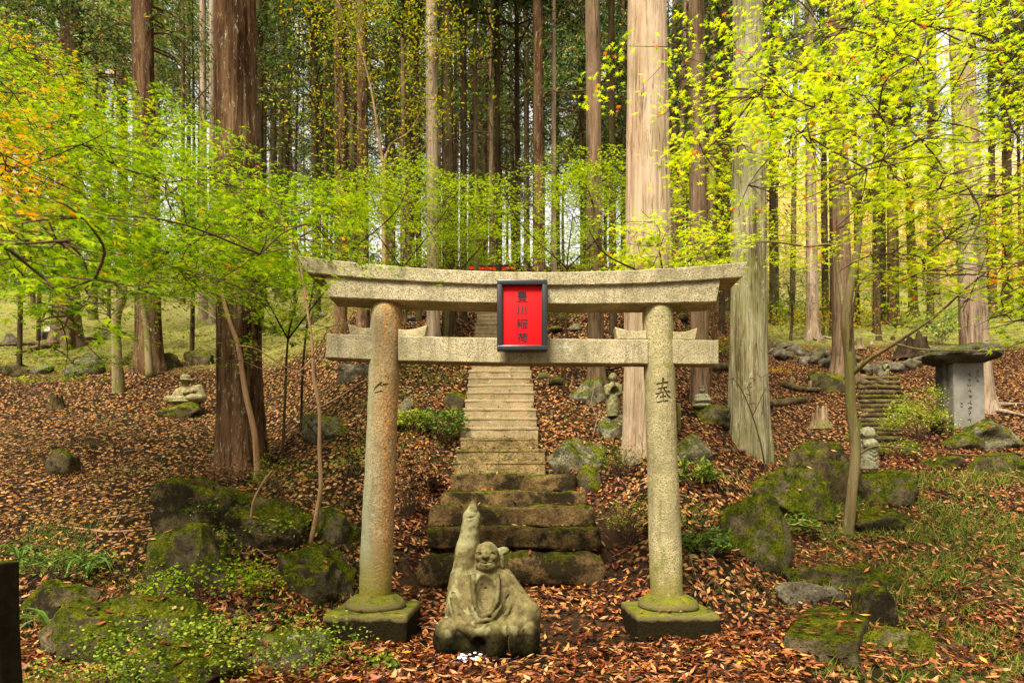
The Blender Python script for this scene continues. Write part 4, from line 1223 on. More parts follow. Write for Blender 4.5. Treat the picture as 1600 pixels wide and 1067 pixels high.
# ------------------------------------------------------------------ monument with capstone
Ym = gp(1512, 674)[1]
mb = np.array([X_(1512, Ym), Ym, Zp(676, Ym)])
mon = thing("stone_monument", "grey inscribed stone slab under a broad flat mossy capstone", "monument", mb)
k = Ym / FPX
V, F = rbox((23.5 * k, .12, 58 * k), .015, 5, .003, 6, 3)
Vs = rot(V, rz=-.04, ry=-.02) + mb + np.array([3.0 * k, .12, 54 * k])
MSLAB = part("slab", Vs, F, M['stele'], mon)
V, F = rbox((5 * k, .12, 57 * k), .015, 4, .004, 6, 4)
flat_ends(part("side_slab", rot(V, ry=-.02) + mb + np.array([-22.5 * k, .27, 54 * k]), F, M['stele_d'], mon), 50)
V, F = rock(118 * k, .95, 40 * k, 71, 5, 4, .04, 0)
V[:, 2] = np.where(V[:, 2] < 0, V[:, 2] * .8, V[:, 2])
part("capstone", V + np.array([X_(1511, Ym), Ym + .15, Zp(553, Ym)]), F, M['cap'], mon)
# columns of worn strokes: dark bars whose colour stands in for shade in the carving
_rs = np.random.default_rng(31)
st = []
for col, (cxp, y0_, y1_, sz) in enumerate([(1526, 580, 600, 3.2), (1514, 584, 660, 3.8), (1502, 630, 640, 2.4)]):
    y = y0_
    while y < y1_:
        cxx = cxp + (y - 620) * -.0
        for _ in range(5):
            ax_, ay_ = cxx + _rs.uniform(-sz, sz) * .6, y + _rs.uniform(-.5, .5) * sz
            ang = _rs.choice([0, 1.45, .7, -.8]); L = sz * _rs.uniform(.5, 1.0)
            st.append((ax_, ay_, ax_ + math.cos(ang) * L, ay_ + math.sin(ang) * L))
        y += sz * 2.3
Q = []
for x0_, y0_, x1_, y1_ in st:
    a = np.array([X_(x0_, Ym), 0, Zp(y0_, Ym)]); b = np.array([X_(x1_, Ym), 0, Zp(y1_, Ym)])
    d = b - a; L = np.linalg.norm(d); ang = math.atan2(d[2], d[0])
    V, F = rbox((L / 2, .004, .0045), .001, 1)
    V = rot(V, ry=-ang); c_ = (a + b) / 2; c_[1] = mb[1] + .12 - .12 - .0 - math.tan(.04) * (mb[0] - c_[0]) * -1 
    Q.append((V + c_, F))
part("inscription", *join(Q), M['ink'], MSLAB, False, stuff=True)

# ------------------------------------------------------------------ log steps
ls0, ls1 = gp(1380, 690), gp(1374, 592)
logs = thing("log_stairway", "flight of weathered mossy log steps curving up between the boulders", "stairway", ls0)
NL = 14
for i in range(NL):
    t = i / (NL - 1)
    px = 1372 + 12 * math.sin(t * 3.0) * .5 + (-3 if i > 8 else 0); py = 690 - 96 * t
    b = gp(px, py); k = b[1] / FPX
    wl, wr = (36 - 6 * t), (36 - 2 * t) + (8 if 4 < i < 8 else 0)
    r_ = (4.5 - 1.2 * t) * k
    P = [b + np.array([-wl * k, .02, r_ * .9]), b + np.array([0, 0, r_]), b + np.array([wr * k, .03, r_ * .95])]
    part("log", *tube(P, [r_, r_ * 1.03, r_ * .95], 10, 9, .08, i), M['log'], logs)
for (px, py, h) in ((1414, 628, 12), (1407, 645, 14), (1405, 664, 14), (1340, 600, 8), (1342, 640, 9), (1341, 668, 10)):
    b = gp(px, py); k = b[1] / FPX
    part("stake", *tube([b - np.array([0, 0, .1]), b + np.array([0, 0, h * k])], 3.4 * k, 10, 3), M['log'], logs)

# fallen logs, stakes, stumps
def log(pts, r, label, m='log', name="fallen_log"):
    P = [gp(x, y) for x, y in pts]
    P = [p + np.array([0, 0, r * .8]) for p in P]
    solo(name, *tube(P, [r, r, r * .8][:len(P)] if len(P) <= 3 else r, 10, 12, .12, int(pts[0][0])), M[m], label, "log")
log([(1225, 604), (1245, 610), (1282, 614)], .07, "pale fallen log lying between two short stakes")
log([(1200, 636), (1230, 633), (1258, 629)], .08, "mossy fallen log at the foot of the grey green trunk")
log([(1085, 578), (1115, 578), (1146, 577)], .08, "dark fallen log behind the end of the stone gate's lower beam")
log([(1210, 553), (1260, 554)], .05, "thin log lying under the tumbled stone row", 'bark_mid')
log([(1410, 560), (1426, 545)], .08, "short pale log lying uphill of the tiny mossy figure", 'bark_pale')
log([(1130, 708), (1160, 707), (1212, 716)], .03, "thin grey fallen stick in front of the grey green trunk", 'bark_mid', "fallen_stick")
log([(893, 656), (930, 662)], .018, "black stick poking from the leaves by the praying statue's rock", 'bark_dark', "fallen_stick")
log([(250, 826), (170, 832), (90, 822)], .012, "long thin fallen twig across the leafy slope", 'bark_tan', "fallen_stick")
log([(245, 800), (150, 812)], .010, "short reddish twig on the leaves above the long one", 'bark_tan', "fallen_stick")
for px, py, h, lb in ((1237, 604, 16, "short wooden stake at one end of the pale fallen log"), (1266, 612, 17, "short wooden stake at the mossy peaked boulder"), (1272, 560, 14, "short stake beside the tumbled stone row"), (1061, 672, 42, "thin red brown stake just behind the clean pale pillar")):
    b = gp(px, py); k = b[1] / FPX
    solo("wooden_stake", *tube([b - np.array([0, 0, .1]), b + np.array([0, 0, h * k])], [3.2 * k, 2.8 * k], 10, 4, .1, px), M['stump'], lb, "stake")

def stump(px, py, wpx, hpx, label, seed=0, m='stump'):
    b = gp(px, py); k = b[1] / FPX
    r = wpx * k / 2; h = hpx * k
    seg, n = 40, 14
    th = np.arange(seg) / seg * 2 * np.pi
    t = np.linspace(0, 1, n)
    lobes = .22 * np.cos(5 * th + seed) + .12 * np.cos(9 * th + seed * 2)
    jag = 1 + .45 * vnoise(np.stack([np.cos(th) * 2.6, np.sin(th) * 2.6, th * 0 + seed], -1), seed)
    V = []
    for ti in t:
        rr = r * (.62 + .5 * (1 - ti) ** 2.2 * (1 + lobes) + .05 * np.cos(13 * th))
        V.append(np.stack([rr * np.cos(th), rr * np.sin(th), h * ti * jag - .06], -1))
    top = V[-1].copy(); top[:, :2] *= .75; V.append(top); low = top.copy(); low[:, :2] *= .8; low[:, 2] = h * .45; V.append(low)
    V = np.array(V); n = len(V)
    i = np.arange(n - 1)[:, None] * seg; j = np.arange(seg)[None]; kk = (j + 1) % seg
    F = np.stack([i + j, i + kk, i + seg + kk, i + seg + j], -1).reshape(-1, 4)
    V = V.reshape(-1, 3)
    F = [tuple(f) for f in F] + [tuple(range((n - 1) * seg, n * seg))]
    solo("tree_stump", V + b, F, M[m], label, "tree stump")
stump(1281, 666, 36, 27, "rotten splintered stump with moss, in the leaves above the boulders", 1)
stump(88, 636, 26, 20, "low dark stump alone on the leafy slope", 2, 'bark_dark')
stump(1342, 544, 18, 16, "short stump behind the thin maple trunk on the upper slope", 3)
stump(1373, 533, 14, 9, "tiny dark stump beside the white marker on the mossy slope", 4, 'bark_dark')
stump(1362, 538, 8, 8, "small pale cut stump on the mossy slope", 5, 'bark_pale')
stump(1395, 532, 10, 8, "round dark stump on the mossy slope below the brown cedar", 6, 'bark_dark')
stump(1425, 560, 60, 30, "wide dark rotten stump uphill of the capstone", 7, 'bark_dark')
stump(1240, 520, 8, 6, "little stump beside the tall slender trunk's roots", 8)
stump(1185, 545, 10, 12, "small stump beside the grey green trunk's far side", 9)
# ------------------------------------------------------------------ conifers
def trunk_mesh(b, top, r0, r1, seg, seed, ridge=.05, flare=.5, nring=60):
    """fluted trunk from below the ground at b to top"""
    H = top[2] - b[2]
    h = np.concatenate([np.linspace(-.25, .9, 14)[:-1], np.linspace(.9, H, nring)]) if seg > 20 else np.concatenate([[-.3, 0, .15, .35, .6, 1.0], np.linspace(1.6, H, max(4, nring // 6))])
    t = np.clip(h / H, 0, 1)
    th = np.arange(seg) / seg * 2 * np.pi
    rs = np.random.default_rng(seed)
    wob = .10 * np.sin(h * .5 + rs.uniform(0, 6)) * (r0 * .5)
    C = b[None] + (top - b)[None] * t[:, None]
    C[:, 2] = b[2] + h
    C[:, 0] += wob * .5
    r = r0 + (r1 - r0) * t
    hh = np.maximum(h, 0)
    k = rs.integers(4, 7)
    lob = .5 + .5 * np.cos(k * th + rs.uniform(0, 6)) + .35 * np.cos((k + 2) * th + rs.uniform(0, 6))
    fl = flare * np.exp(-hh / (r0 * 1.15))[:, None] * (.35 + lob[None] * .8)
    fl = fl + .30 * flare * np.exp(-hh / 1.5)[:, None] * (.5 + .3 * lob[None])
    q = np.stack([np.cos(th)[None] * 3.2 + 0 * h[:, None], np.sin(th)[None] * 3.2 + 0 * h[:, None], h[:, None] * .35 + 0 * th[None]], -1)
    n1 = vnoise(q * max(1, seg / 22.0), seed) * ridge + vnoise(q, seed + 3) * ridge * .9
    R = r[:, None] * (1 + fl + n1)
    V = np.stack([C[:, None, 0] + R * np.cos(th), C[:, None, 1] + R * np.sin(th), np.broadcast_to(C[:, None, 2], R.shape)], -1)
    n = len(h)
    i = np.arange(n - 1)[:, None] * seg; j = np.arange(seg)[None]; kk = (j + 1) % seg
    F = np.stack([i + j, i + kk, i + seg + kk, i + seg + j], -1).reshape(-1, 4)
    return V.reshape(-1, 3), F

def crown_variant(seed, R=2.0, H=9.0, nb=64, green=True):
    """drooping cedar branches with hanging sprays, around the origin, from height 0 to H"""
    rs = np.random.default_rng(seed)
    tubes, pos, nrm, sz, az = [], [], [], [], []
    for i in range(nb):
        z = H * (i + rs.uniform(0, 1)) / nb
        a = rs.uniform(0, 6.283)
        L = R * rs.uniform(.55, 1.1) * (1.0 - .55 * (z / H) ** 1.4)
        d = np.array([math.cos(a), math.sin(a), 0])
        P = [np.array([0, 0, z]), np.array([0, 0, z]) + d * L * .5 + np.array([0, 0, .10 * L]), np.array([0, 0, z]) + d * L + np.array([0, 0, -.22 * L])]
        tubes.append(tube(P, [.03, .018, .006], 4, 6, cap=False))
        C = catmull(P, 24)[5:]
        n = int(150 * L)
        if z < H * .12: n = n // 5
        q = rs.integers(0, len(C), n)
        side = np.array([-d[1], d[0], 0])
        w = (.34 * L * (.25 + .75 * np.sin(np.clip(q / 19, 0, 1) * 3.0)))[:, None]
        p = C[q] + side * w * rs.normal(0, .5, (n, 1)) + d * rs.normal(0, .08, (n, 1)) + np.array([0, 0, 1.0]) * rs.normal(-.10, .10, (n, 1))
        pos.append(p); nrm.append(rs.normal(size=(n, 3)) * .7 + np.array([0, 0, .6])); sz.append(rs.uniform(.07, .19, n))
        az.append(d + side * rs.normal(0, .6, (n, 1)) + np.array([0, 0, -.7]) + rs.normal(0, .25, (n, 3)))
    V, F = leaf_cloud(np.vstack(pos), np.vstack(nrm), np.concatenate(sz), NEEDLE, np.vstack(az), rs)
    return mesh_data("crown", V, F, M['cedar' if green else 'cedar_l'], False), mesh_data("branches", *join(tubes), M['twig'])
CROWNS = [crown_variant(s, R_, H_, nb, g) for s, R_, H_, nb, g in ((1, 2.0, 9, 60, True), (2, 1.7, 10, 64, True), (3, 2.3, 8, 60, True), (4, 1.9, 9, 60, False), (5, 1.6, 10, 54, True))]

def dead_twigs(b, top, r, seed, n=10, z0=2.0, z1=None, L=(.5, 1.6)):
    rs = np.random.default_rng(seed)
    z1 = z1 or (top[2] - b[2])
    out = []
    for _ in range(n):
        t = rs.uniform(z0, z1) / (top[2] - b[2])
        c = b + (top - b) * t
        a = rs.uniform(0, 6.283); l = rs.uniform(*L)
        d = np.array([math.cos(a), math.sin(a), rs.uniform(-.15, .35)])
        P = [c + d * r * .6, c + d * (r + l * .5) + np.array([0, 0, rs.uniform(-.05, .1)]), c + d * (r + l) + np.array([0, 0, rs.uniform(-.3, .2)])]
        out.append(tube(P, [.016, .010, .003], 4, 6, cap=False))
        e = P[1]; d2 = d + rs.normal(0, .5, 3)
        out.append(tube([e, e + d2 * l * .4], [.007, .002], 3, 3, cap=False))
    return join(out)

def conifer(px, py, wpx, pxtop, bark, label, group=None, crown=None, zc=7.0, roots=0, flare=.5, seed=None, Ytop=None, sc=1.0, twigs=0, ridge=.05, taper=.72, topz=None):
    b = gp(px, py)
    Y = b[1]; k = Y / FPX
    seed = seed or int(px * 7 + py)
    H = (topz or (EYE + .80 * Y + 1.5)) - b[2]
    if crown is not None: H = max(H, zc + 8 * sc)
    ztop_frame = EYE + .77 * Y - b[2]
    xt = (pxtop - CX) * k
    top = np.array([b[0] + (xt - b[0]) * H / ztop_frame, Y, b[2] + H])
    r0 = wpx * k / 2
    seg = 96 if wpx > 50 else 40 if wpx > 24 else 20 if wpx > 12 else 10
    t = thing("cedar_tree", label, "tree", b, group)
    V, F = trunk_mesh(b, top, r0, r0 * taper, seg, seed, ridge, flare, 90 if seg > 30 else 40)
    part("trunk", V, F, M[bark], t)
    if roots:
        rs = np.random.default_rng(seed + 1)
        for i in range(roots):
            a = i / roots * 6.283 + rs.uniform(-.4, .4)
            d = np.array([math.cos(a), math.sin(a)])
            L = r0 * rs.uniform(2.2, 4.2)
            P = []
            for s in (.5, 1.1, 1.9, 3.0):
                q = b[:2] + d * (r0 * .6 + L * (s - .5) / 2.5) + rs.normal(0, .04, 2) * s
                P.append(np.array([q[0], q[1], g1(*q) + r0 * .28 * (1.5 - s * .45)]))
            part("root", *tube(P, [r0 * .34, r0 * .25, r0 * .15, r0 * .05], 8, 12, .15, seed), M[bark], t)
    if twigs:
        part("dead_branches", *dead_twigs(b, top, r0, seed, twigs, 2.5, min(H, ztop_frame)), M['twig'], t, stuff=True)
    if crown is not None:
        cm, bmesh_ = CROWNS[crown]
        rs = np.random.default_rng(seed + 9)
        for nm, me in (("crown", cm), ("branches", bmesh_)):
            o = link(nm, me, t)
            c0 = b + (top - b) * (zc / H)
            o.location = c0 - b
            o.scale = (sc, sc, sc * 1.0)
            o.rotation_euler = (0, 0, seed * 1.7)
            o["kind"] = "stuff"
    return t

C_ = conifer
C_(378, 735, 67, 366, 'bark_red', "huge brown cedar with shaggy reddish bark and lichen flecks, beside the flat topped boulder", flare=.34, ridge=.075, taper=.78, roots=0)
C_(1012, 700, 78, 1012, 'bark_pink', "broad pale pinkish trunk rising just behind the clean stone pillar", flare=.10, ridge=.035, taper=.66)
C_(1171, 700, 58, 1168, 'bark_grey', "broad grey green lichen covered trunk beside the end of the top beam", flare=.14, ridge=.06, taper=.66)
C_(1094, 640, 27, 1088, 'bark_mid', "slender brown grey trunk standing behind the small seated figure", crown=0, zc=8.5, flare=.35)
C_(1318, 592, 29, 1306, 'bark_mid', "straight pale brown trunk with spreading roots above the log steps", roots=6, flare=.6)
C_(1527, 640, 40, 1500, 'bark_pale', "tan trunk directly behind the capstone monument", roots=5, flare=.4, taper=.7)
C_(1270, 528, 17, 1264, 'bark_pale', "slim tan trunk with star shaped roots on the mossy slope", roots=6, flare=.7, crown=3, zc=8)
C_(1305, 525, 15, 1300, 'bark_dark', "dark trunk just behind the straight pale brown one", crown=4, zc=7)
C_(1396, 507, 16, 1391, 'bark_red', "dark red brown trunk with gnarled roots high on the mossy slope", roots=6, flare=.7, crown=2, zc=8)
C_(1427, 492, 13, 1412, 'bark_dark', "dark leaning trunk next to the gnarled rooted one", crown=1, zc=8)
C_(1380, 500, 9, 1377, 'bark_dark', "thin dark trunk on the near side of the gnarled rooted one", crown=4, zc=7)
C_(1460, 478, 15, 1455, 'bark_mid', "brown trunk among orange leaves uphill of the capstone", crown=3, zc=8)
C_(1208, 505, 11, 1206, 'bark_dark', "narrow dark trunk beside the lichen covered broad trunk", crown=0, zc=6, twigs=8)
C_(1575, 500, 14, 1570, 'bark_dark', "dark trunk at the edge behind the orange leaves", crown=2, zc=9)
C_(1552, 488, 10, 1547, 'bark_mid', "thin brown trunk between tan trunk and picture edge", crown=1, zc=8)
C_(103, 540, 36, 112, 'bark_mid', "cedar lit along one flank beside the small white figure", crown=2, zc=7.0, flare=.5, roots=4, twigs=8)
C_(233, 578, 36, 222, 'bark_red', "dark split cedar behind the forked maple stem", crown=3, zc=7.5, flare=.45, twigs=10)
C_(318, 498, 12, 317, 'bark_pale', "pale smooth twin trunk on the sunny slope, the wider of the two", flare=.5)
C_(332, 503, 10, 331, 'bark_pale', "pale smooth twin trunk on the sunny slope, the thinner of the two", flare=.5)
C_(158, 478, 7, 156, 'bark_pale', "thin pale trunk in front of the dark thicket", flare=.3)
C_(50, 492, 9, 44, 'bark_mid', "thin brown trunk at the thicket beyond the grass", crown=0, zc=7)
C_(246, 462, 9, 245, 'bark_mid', "thin trunk on the pale slope between cedars", crown=4, zc=7)
C_(405, 520, 13, 406, 'bark_dark', "dark trunk half hidden by the huge brown cedar", crown=1, zc=7)
C_(532, 520, 19, 532, 'bark_red', "reddish brown trunk above the tip of the curved top beam", twigs=10, crown=1, zc=10)
C_(568, 520, 18, 565, 'bark_red', "rough trunk reddish near its foot, seen above the rusty pillar", twigs=10, crown=0, zc=10)
C_(677, 527, 19, 674, 'bark_pale', "pinkish straight trunk between rusty pillar and stairway", flare=.4, crown=4, zc=11)
C_(702, 522, 19, 698, 'bark_dark', "dark broad trunk touching the pinkish straight one", twigs=8, crown=2, zc=8)
C_(724, 500, 11, 724, 'bark_dark', "green black trunk rising beside the red torii", crown=0, zc=7)
C_(843, 500, 17, 840, 'bark_red', "dark brown trunk rising from behind the plaque's side of the beam", crown=0, zc=7.5)
C_(932, 600, 25, 926, 'bark_mid', "brown trunk between the plaque and the broad pale trunk", crown=4, zc=9, flare=.4, twigs=6)
C_(958, 520, 12, 955, 'bark_dark', "dark slim trunk just beside the broad pale trunk", crown=1, zc=7)
C_(866, 490, 8, 865, 'bark_pale', "thin whitish trunk left standing between two dark trunks".replace("left ", ""), flare=.3)
C_(780, 480, 9, 776, 'bark_dark', "thin dark trunk rising above the red torii", crown=2, zc=6, twigs=6)
C_(745, 480, 8, 742, 'bark_mid', "thin brown trunk rising behind the cap of the red torii", crown=3, zc=7)
C_(810, 470, 8, 807, 'bark_dark', "thin black trunk above the plaque", crown=0, zc=6)
C_(655, 500, 9, 650, 'bark_dark', "thin dark trunk near the bare forked tree", crown=1, zc=6, twigs=6)
C_(632, 500, 8, 629, 'bark_mid', "thin brown trunk behind the bare forked tree", crown=3, zc=6, twigs=6)
C_(1128, 520, 8, 1125, 'bark_dark', "thin dark trunk between slender grey trunk and broad lichen trunk", crown=0, zc=5, twigs=8)
C_(495, 500, 12, 490, 'bark_dark', "dark trunk behind the leafy maple boughs over the beam tip", crown=0, zc=6)

# the wood beyond: every trunk a tree
_rs = np.random.default_rng(12)
bg = []
while len(bg) < 165:
    px = _rs.uniform(-60, 1660)
    Y = 21 + 33 * _rs.uniform(0, 1) ** .8
    X = (px - CX) / FPX * Y
    if px > 1190 and (Y > 46 or _rs.random() < .84): continue
    if px < 430 and _rs.random() < .35: continue
    if abs(px - 772) < 46 and Y < 23: continue
    if any((X - a) ** 2 + (Y - c) ** 2 < 1.1 for a, c in bg): continue
    bg.append((X, Y))
LBL = {'c': "tall slim cedar in the dense dark wood behind the gate", 'l': "tall slim cedar in the wood beyond the grassy slope", 'r': "tall slim cedar on the bright slope beyond the mossy ground"}
TRK = {}
for v in range(6):
    for bark in ('bark_dark', 'bark_mid', 'bark_red', 'bark_pale'):
        V, F = trunk_mesh(np.zeros(3), np.array([0, 0, 24.0]), .17, .10, 10, v + 60, .06, .5, 60)
        TRK[v, bark] = mesh_data("trunk", V, F, M[bark])
TWG = [mesh_data("dead_branches", *dead_twigs(np.zeros(3), np.array([0, 0, 24.0]), .15, s, 26, 1.5, 9, (.6, 1.8)), M['twig']) for s in range(3)]
for i, (X, Y) in enumerate(bg):
    z = g1(X, Y) - .1
    px = X / Y * FPX + CX
    g = 'l' if px < 440 else 'r' if px > 1190 else 'c'
    t = thing("cedar_tree", LBL[g], "tree", (X, Y, z), "tall slim " + {'c': "cedars of the dark wood behind the gate", 'l': "cedars beyond the grassy slope", 'r': "cedars on the bright slope"}[g])
    bark = _rs.choice(['bark_dark', 'bark_dark', 'bark_dark', 'bark_mid', 'bark_red'] if g == 'c' else ['bark_mid', 'bark_dark', 'bark_dark', 'bark_red'])
    o = link("trunk", TRK[int(_rs.integers(0, 6)), str(bark)], t)
    s = _rs.uniform(.45, .95)
    o.scale = (s, s, 1); o.rotation_euler = (_rs.normal(0, .008), _rs.normal(0, .010), _rs.uniform(0, 6))
    o = link("dead_branches", TWG[i % 3], t); o.rotation_euler[2] = _rs.uniform(0, 6); o["kind"] = "stuff"
    zc = (_rs.uniform(2.0, 7.0) if g == 'c' else _rs.uniform(7, 13)) + (Y - 25) * .08
    ci = int(_rs.choice([0, 1, 2, 4, 3] if g == 'c' else [3, 0, 3, 1, 3]))
    if (g == 'c' and _rs.random() < .36) or (g == 'r' and _rs.random() < .6) or (g == 'l' and _rs.random() < .4): continue
    for nm, me in zip(("crown", "branches"), CROWNS[ci]):
        o = link(nm, me, t); o.location = (0, 0, zc); s2 = _rs.uniform(1.0, 1.5); o.scale = (s2, s2, s2 * 1.15); o.rotation_euler[2] = _rs.uniform(0, 6)
        o["kind"] = "stuff"

# the same wood below the path: unseen cedars added to block low sky light
for i in range(26):
    X, Y = -46 + 3.7 * i + _rs.uniform(-1, 1), -17 - 5 * (i % 3) + _rs.uniform(-1.5, 1.5)
    z = g1(X, Y) - .1
    t = thing("cedar_tree", "tall dark cedar standing downhill of the gate, facing the stairway", "tree", (X, Y, z), "cedars standing downhill of the gate")
    link("trunk", TRK[i % 6, 'bark_dark'], t)
    for layer, zc in enumerate((2.0, 8.0)):
        for nm, me in zip(("crown", "branches"), CROWNS[(i + layer) % 3]):
            o = link(nm, me, t); o.location = (0, 0, zc); o.scale = (1.7, 1.7, 1.0); o.rotation_euler[2] = _rs.uniform(0, 6); o["kind"] = "stuff"

# ------------------------------------------------------------------ broadleaf trees
def limb(pts, Y=None):
    """pts (px, py, Y) -> world"""
    return [W(x, y, y2) for x, y, y2 in pts]

def leaf_layers(layers, nleaf, tmpl, size, droop=.25, rs=None, tilt=.35, flat=.05):
    """flat drooping fans of leaves; layers: (centre, radius)"""
    pos, nrm, sz = [], [], []
    for c, r in layers:
        n = int(nleaf * rs.uniform(.7, 1.3) * (r / .6) ** 1.5)
        a = rs.uniform(0, 6.283); el = rs.uniform(.45, .8)
        # leaves sit along a few twigs that radiate from the fan's base
        k = rs.integers(5, 9)
        tw = rs.uniform(-1.1, 1.1, k)
        q = rs.integers(0, k, n); u = rs.uniform(.12, 1, n) ** .7
        ang = a + tw[q] + rs.normal(0, .10, n)
        rad = (u * 2 * r)
        x = np.cos(ang) * rad - math.cos(a) * r; y = np.sin(ang) * rad - math.sin(a) * r
        z = -droop * (rad / (2 * r)) ** 2 * 2 * r * .6 + rs.normal(0, flat, n)
        pos.append(c + np.stack([x, y, z], -1))
        nn = rs.normal(0, tilt, (n, 3)); nn[:, 2] = 1; nn[:, 0] += np.cos(ang) * .35; nn[:, 1] += np.sin(ang) * .35
        nrm.append(nn); sz.append(rs.uniform(size[0], size[1], n))
    return np.vstack(pos), np.vstack(nrm), np.concatenate(sz)

def connect(layers, paths, rs, r0=.008, twigs=5):
    """a thin bough from the nearest limb to each fan, and fine twigs within it"""
    S = np.vstack([catmull(p, 30) for p in paths])
    out = []
    # each fan hangs from the nearest limb or from a fan already joined, nearest first
    Lc = np.array([c for c, r in layers]); best = np.full(len(Lc), 1e9); frm = np.zeros((len(Lc), 3))
    for i, c in enumerate(Lc):
        d = ((S - c) ** 2).sum(1); j = d.argmin(); best[i] = d[j]; frm[i] = S[j]
    done = np.zeros(len(Lc), bool); order = []
    for _ in range(len(Lc)):
        i = np.where(done, 1e9, best).argmin(); done[i] = True; order.append((Lc[i], layers[i][1], frm[i].copy()))
        d = ((Lc - Lc[i]) ** 2).sum(1) * 1.1; m = ~done & (d < best); best[m] = d[m]; frm[m] = Lc[i]
    for c, r, e in order:
        L = np.linalg.norm(c - e)
        if L > .15:
            m = (c + e) / 2 + np.array([rs.normal(0, .05), rs.normal(0, .05), .08 * L])
            out.append(tube([e, m, c], [r0 * (.7 + L * .2), r0 * .6, .003], 5, 8, cap=False))
        for _ in range(twigs):
            a = rs.uniform(0, 6.28); d = np.array([math.cos(a), math.sin(a), -.1]) * r * rs.uniform(.6, 1)
            out.append(tube([c, c + d * .5 + rs.normal(0, .03, 3), c + d], [.004, .0028, .0012], 3, 4, cap=False))
    return join(out)

def layer_box(rs, n, x0, x1, y0, y1, Y0, Y1, r0, r1, keep=None):
    out = []
    tries = 0
    while len(out) < n and tries < n * 40:
        tries += 1
        px, py, Y = rs.uniform(x0, x1), rs.uniform(y0, y1), rs.uniform(Y0, Y1)
        if keep is not None and not keep(px, py): continue
        out.append((W(px, py, Y), rs.uniform(r0, r1)))
    return out

def maple(name, label, base, trunks, layers, nleaf, tmpl, size, mats, seed, bark='bark_sap', single=0, droop=.25, cat="tree", r_bough=.008, group=None, twigs=5, mixf=None, tilt=.35, flat=.05):
    rs = np.random.default_rng(seed)
    t = thing(name, label, cat, base, group)
    paths = []
    for i, (pts, rr) in enumerate(trunks):
        P = np.array(pts)
        if i == 0:
            gz = g1(P[0][0], P[0][1]) - .06
            if P[0][2] > gz: P = np.vstack([[P[0][0] - .02, P[0][1], gz], P]); rr = [rr[0] * 1.15] + list(rr)
        paths.append(P)
        seg = 14 if max(rr) > .03 else 7
        part("trunk" if i == 0 else "limb", *tube(P, rr, seg, len(P) * 6, .06, seed), M[bark], t)
    if layers:
        part("twigs", *connect(layers, paths, rs, r_bough, twigs), M['twig'], t, stuff=True)
        pos, nrm, sz = leaf_layers(layers, nleaf, tmpl, size, droop, rs, tilt, flat)
        which = mixf(pos, rs) if mixf else np.zeros(len(pos), int)
        if single:
            o = np.argsort(np.linalg.norm(pos - np.array([0, 0, EYE]), axis=1) / sz)
            px = pos[:, 0] / pos[:, 1] * FPX + CX; py = HY - (pos[:, 2] - EYE) / pos[:, 1] * FPX
            o = o[(px[o] > 0) & (px[o] < 1600) & (py[o] > 0) & (pos[o, 1] > 1)][:single]
            TV, TF = tmpl
            lm = {w: mesh_data("leaf", TV, TF, M[mats[w]]) for w in range(len(mats))}
            off = np.array(t.location)
            for i in o:
                lo = link("leaf", lm[int(which[i])], t, pos[i] - off)
                lo.scale = (sz[i],) * 3
                q = Vector(nrm[i]).to_track_quat('Z', 'Y'); e = q.to_euler(); lo.rotation_euler = e
                lo.rotation_euler.rotate_axis('Z', rs.uniform(0, 6.28))
            keep = np.ones(len(pos), bool); keep[o] = False
            pos, nrm, sz, which = pos[keep], nrm[keep], sz[keep], which[keep]
        for w in range(len(mats)):
            s = which == w
            if s.any():
                V, F = leaf_cloud(pos[s], nrm[s], sz[s], tmpl, None, rs)
                part("foliage", V, F, M[mats[w]], t, False, True)
    return t

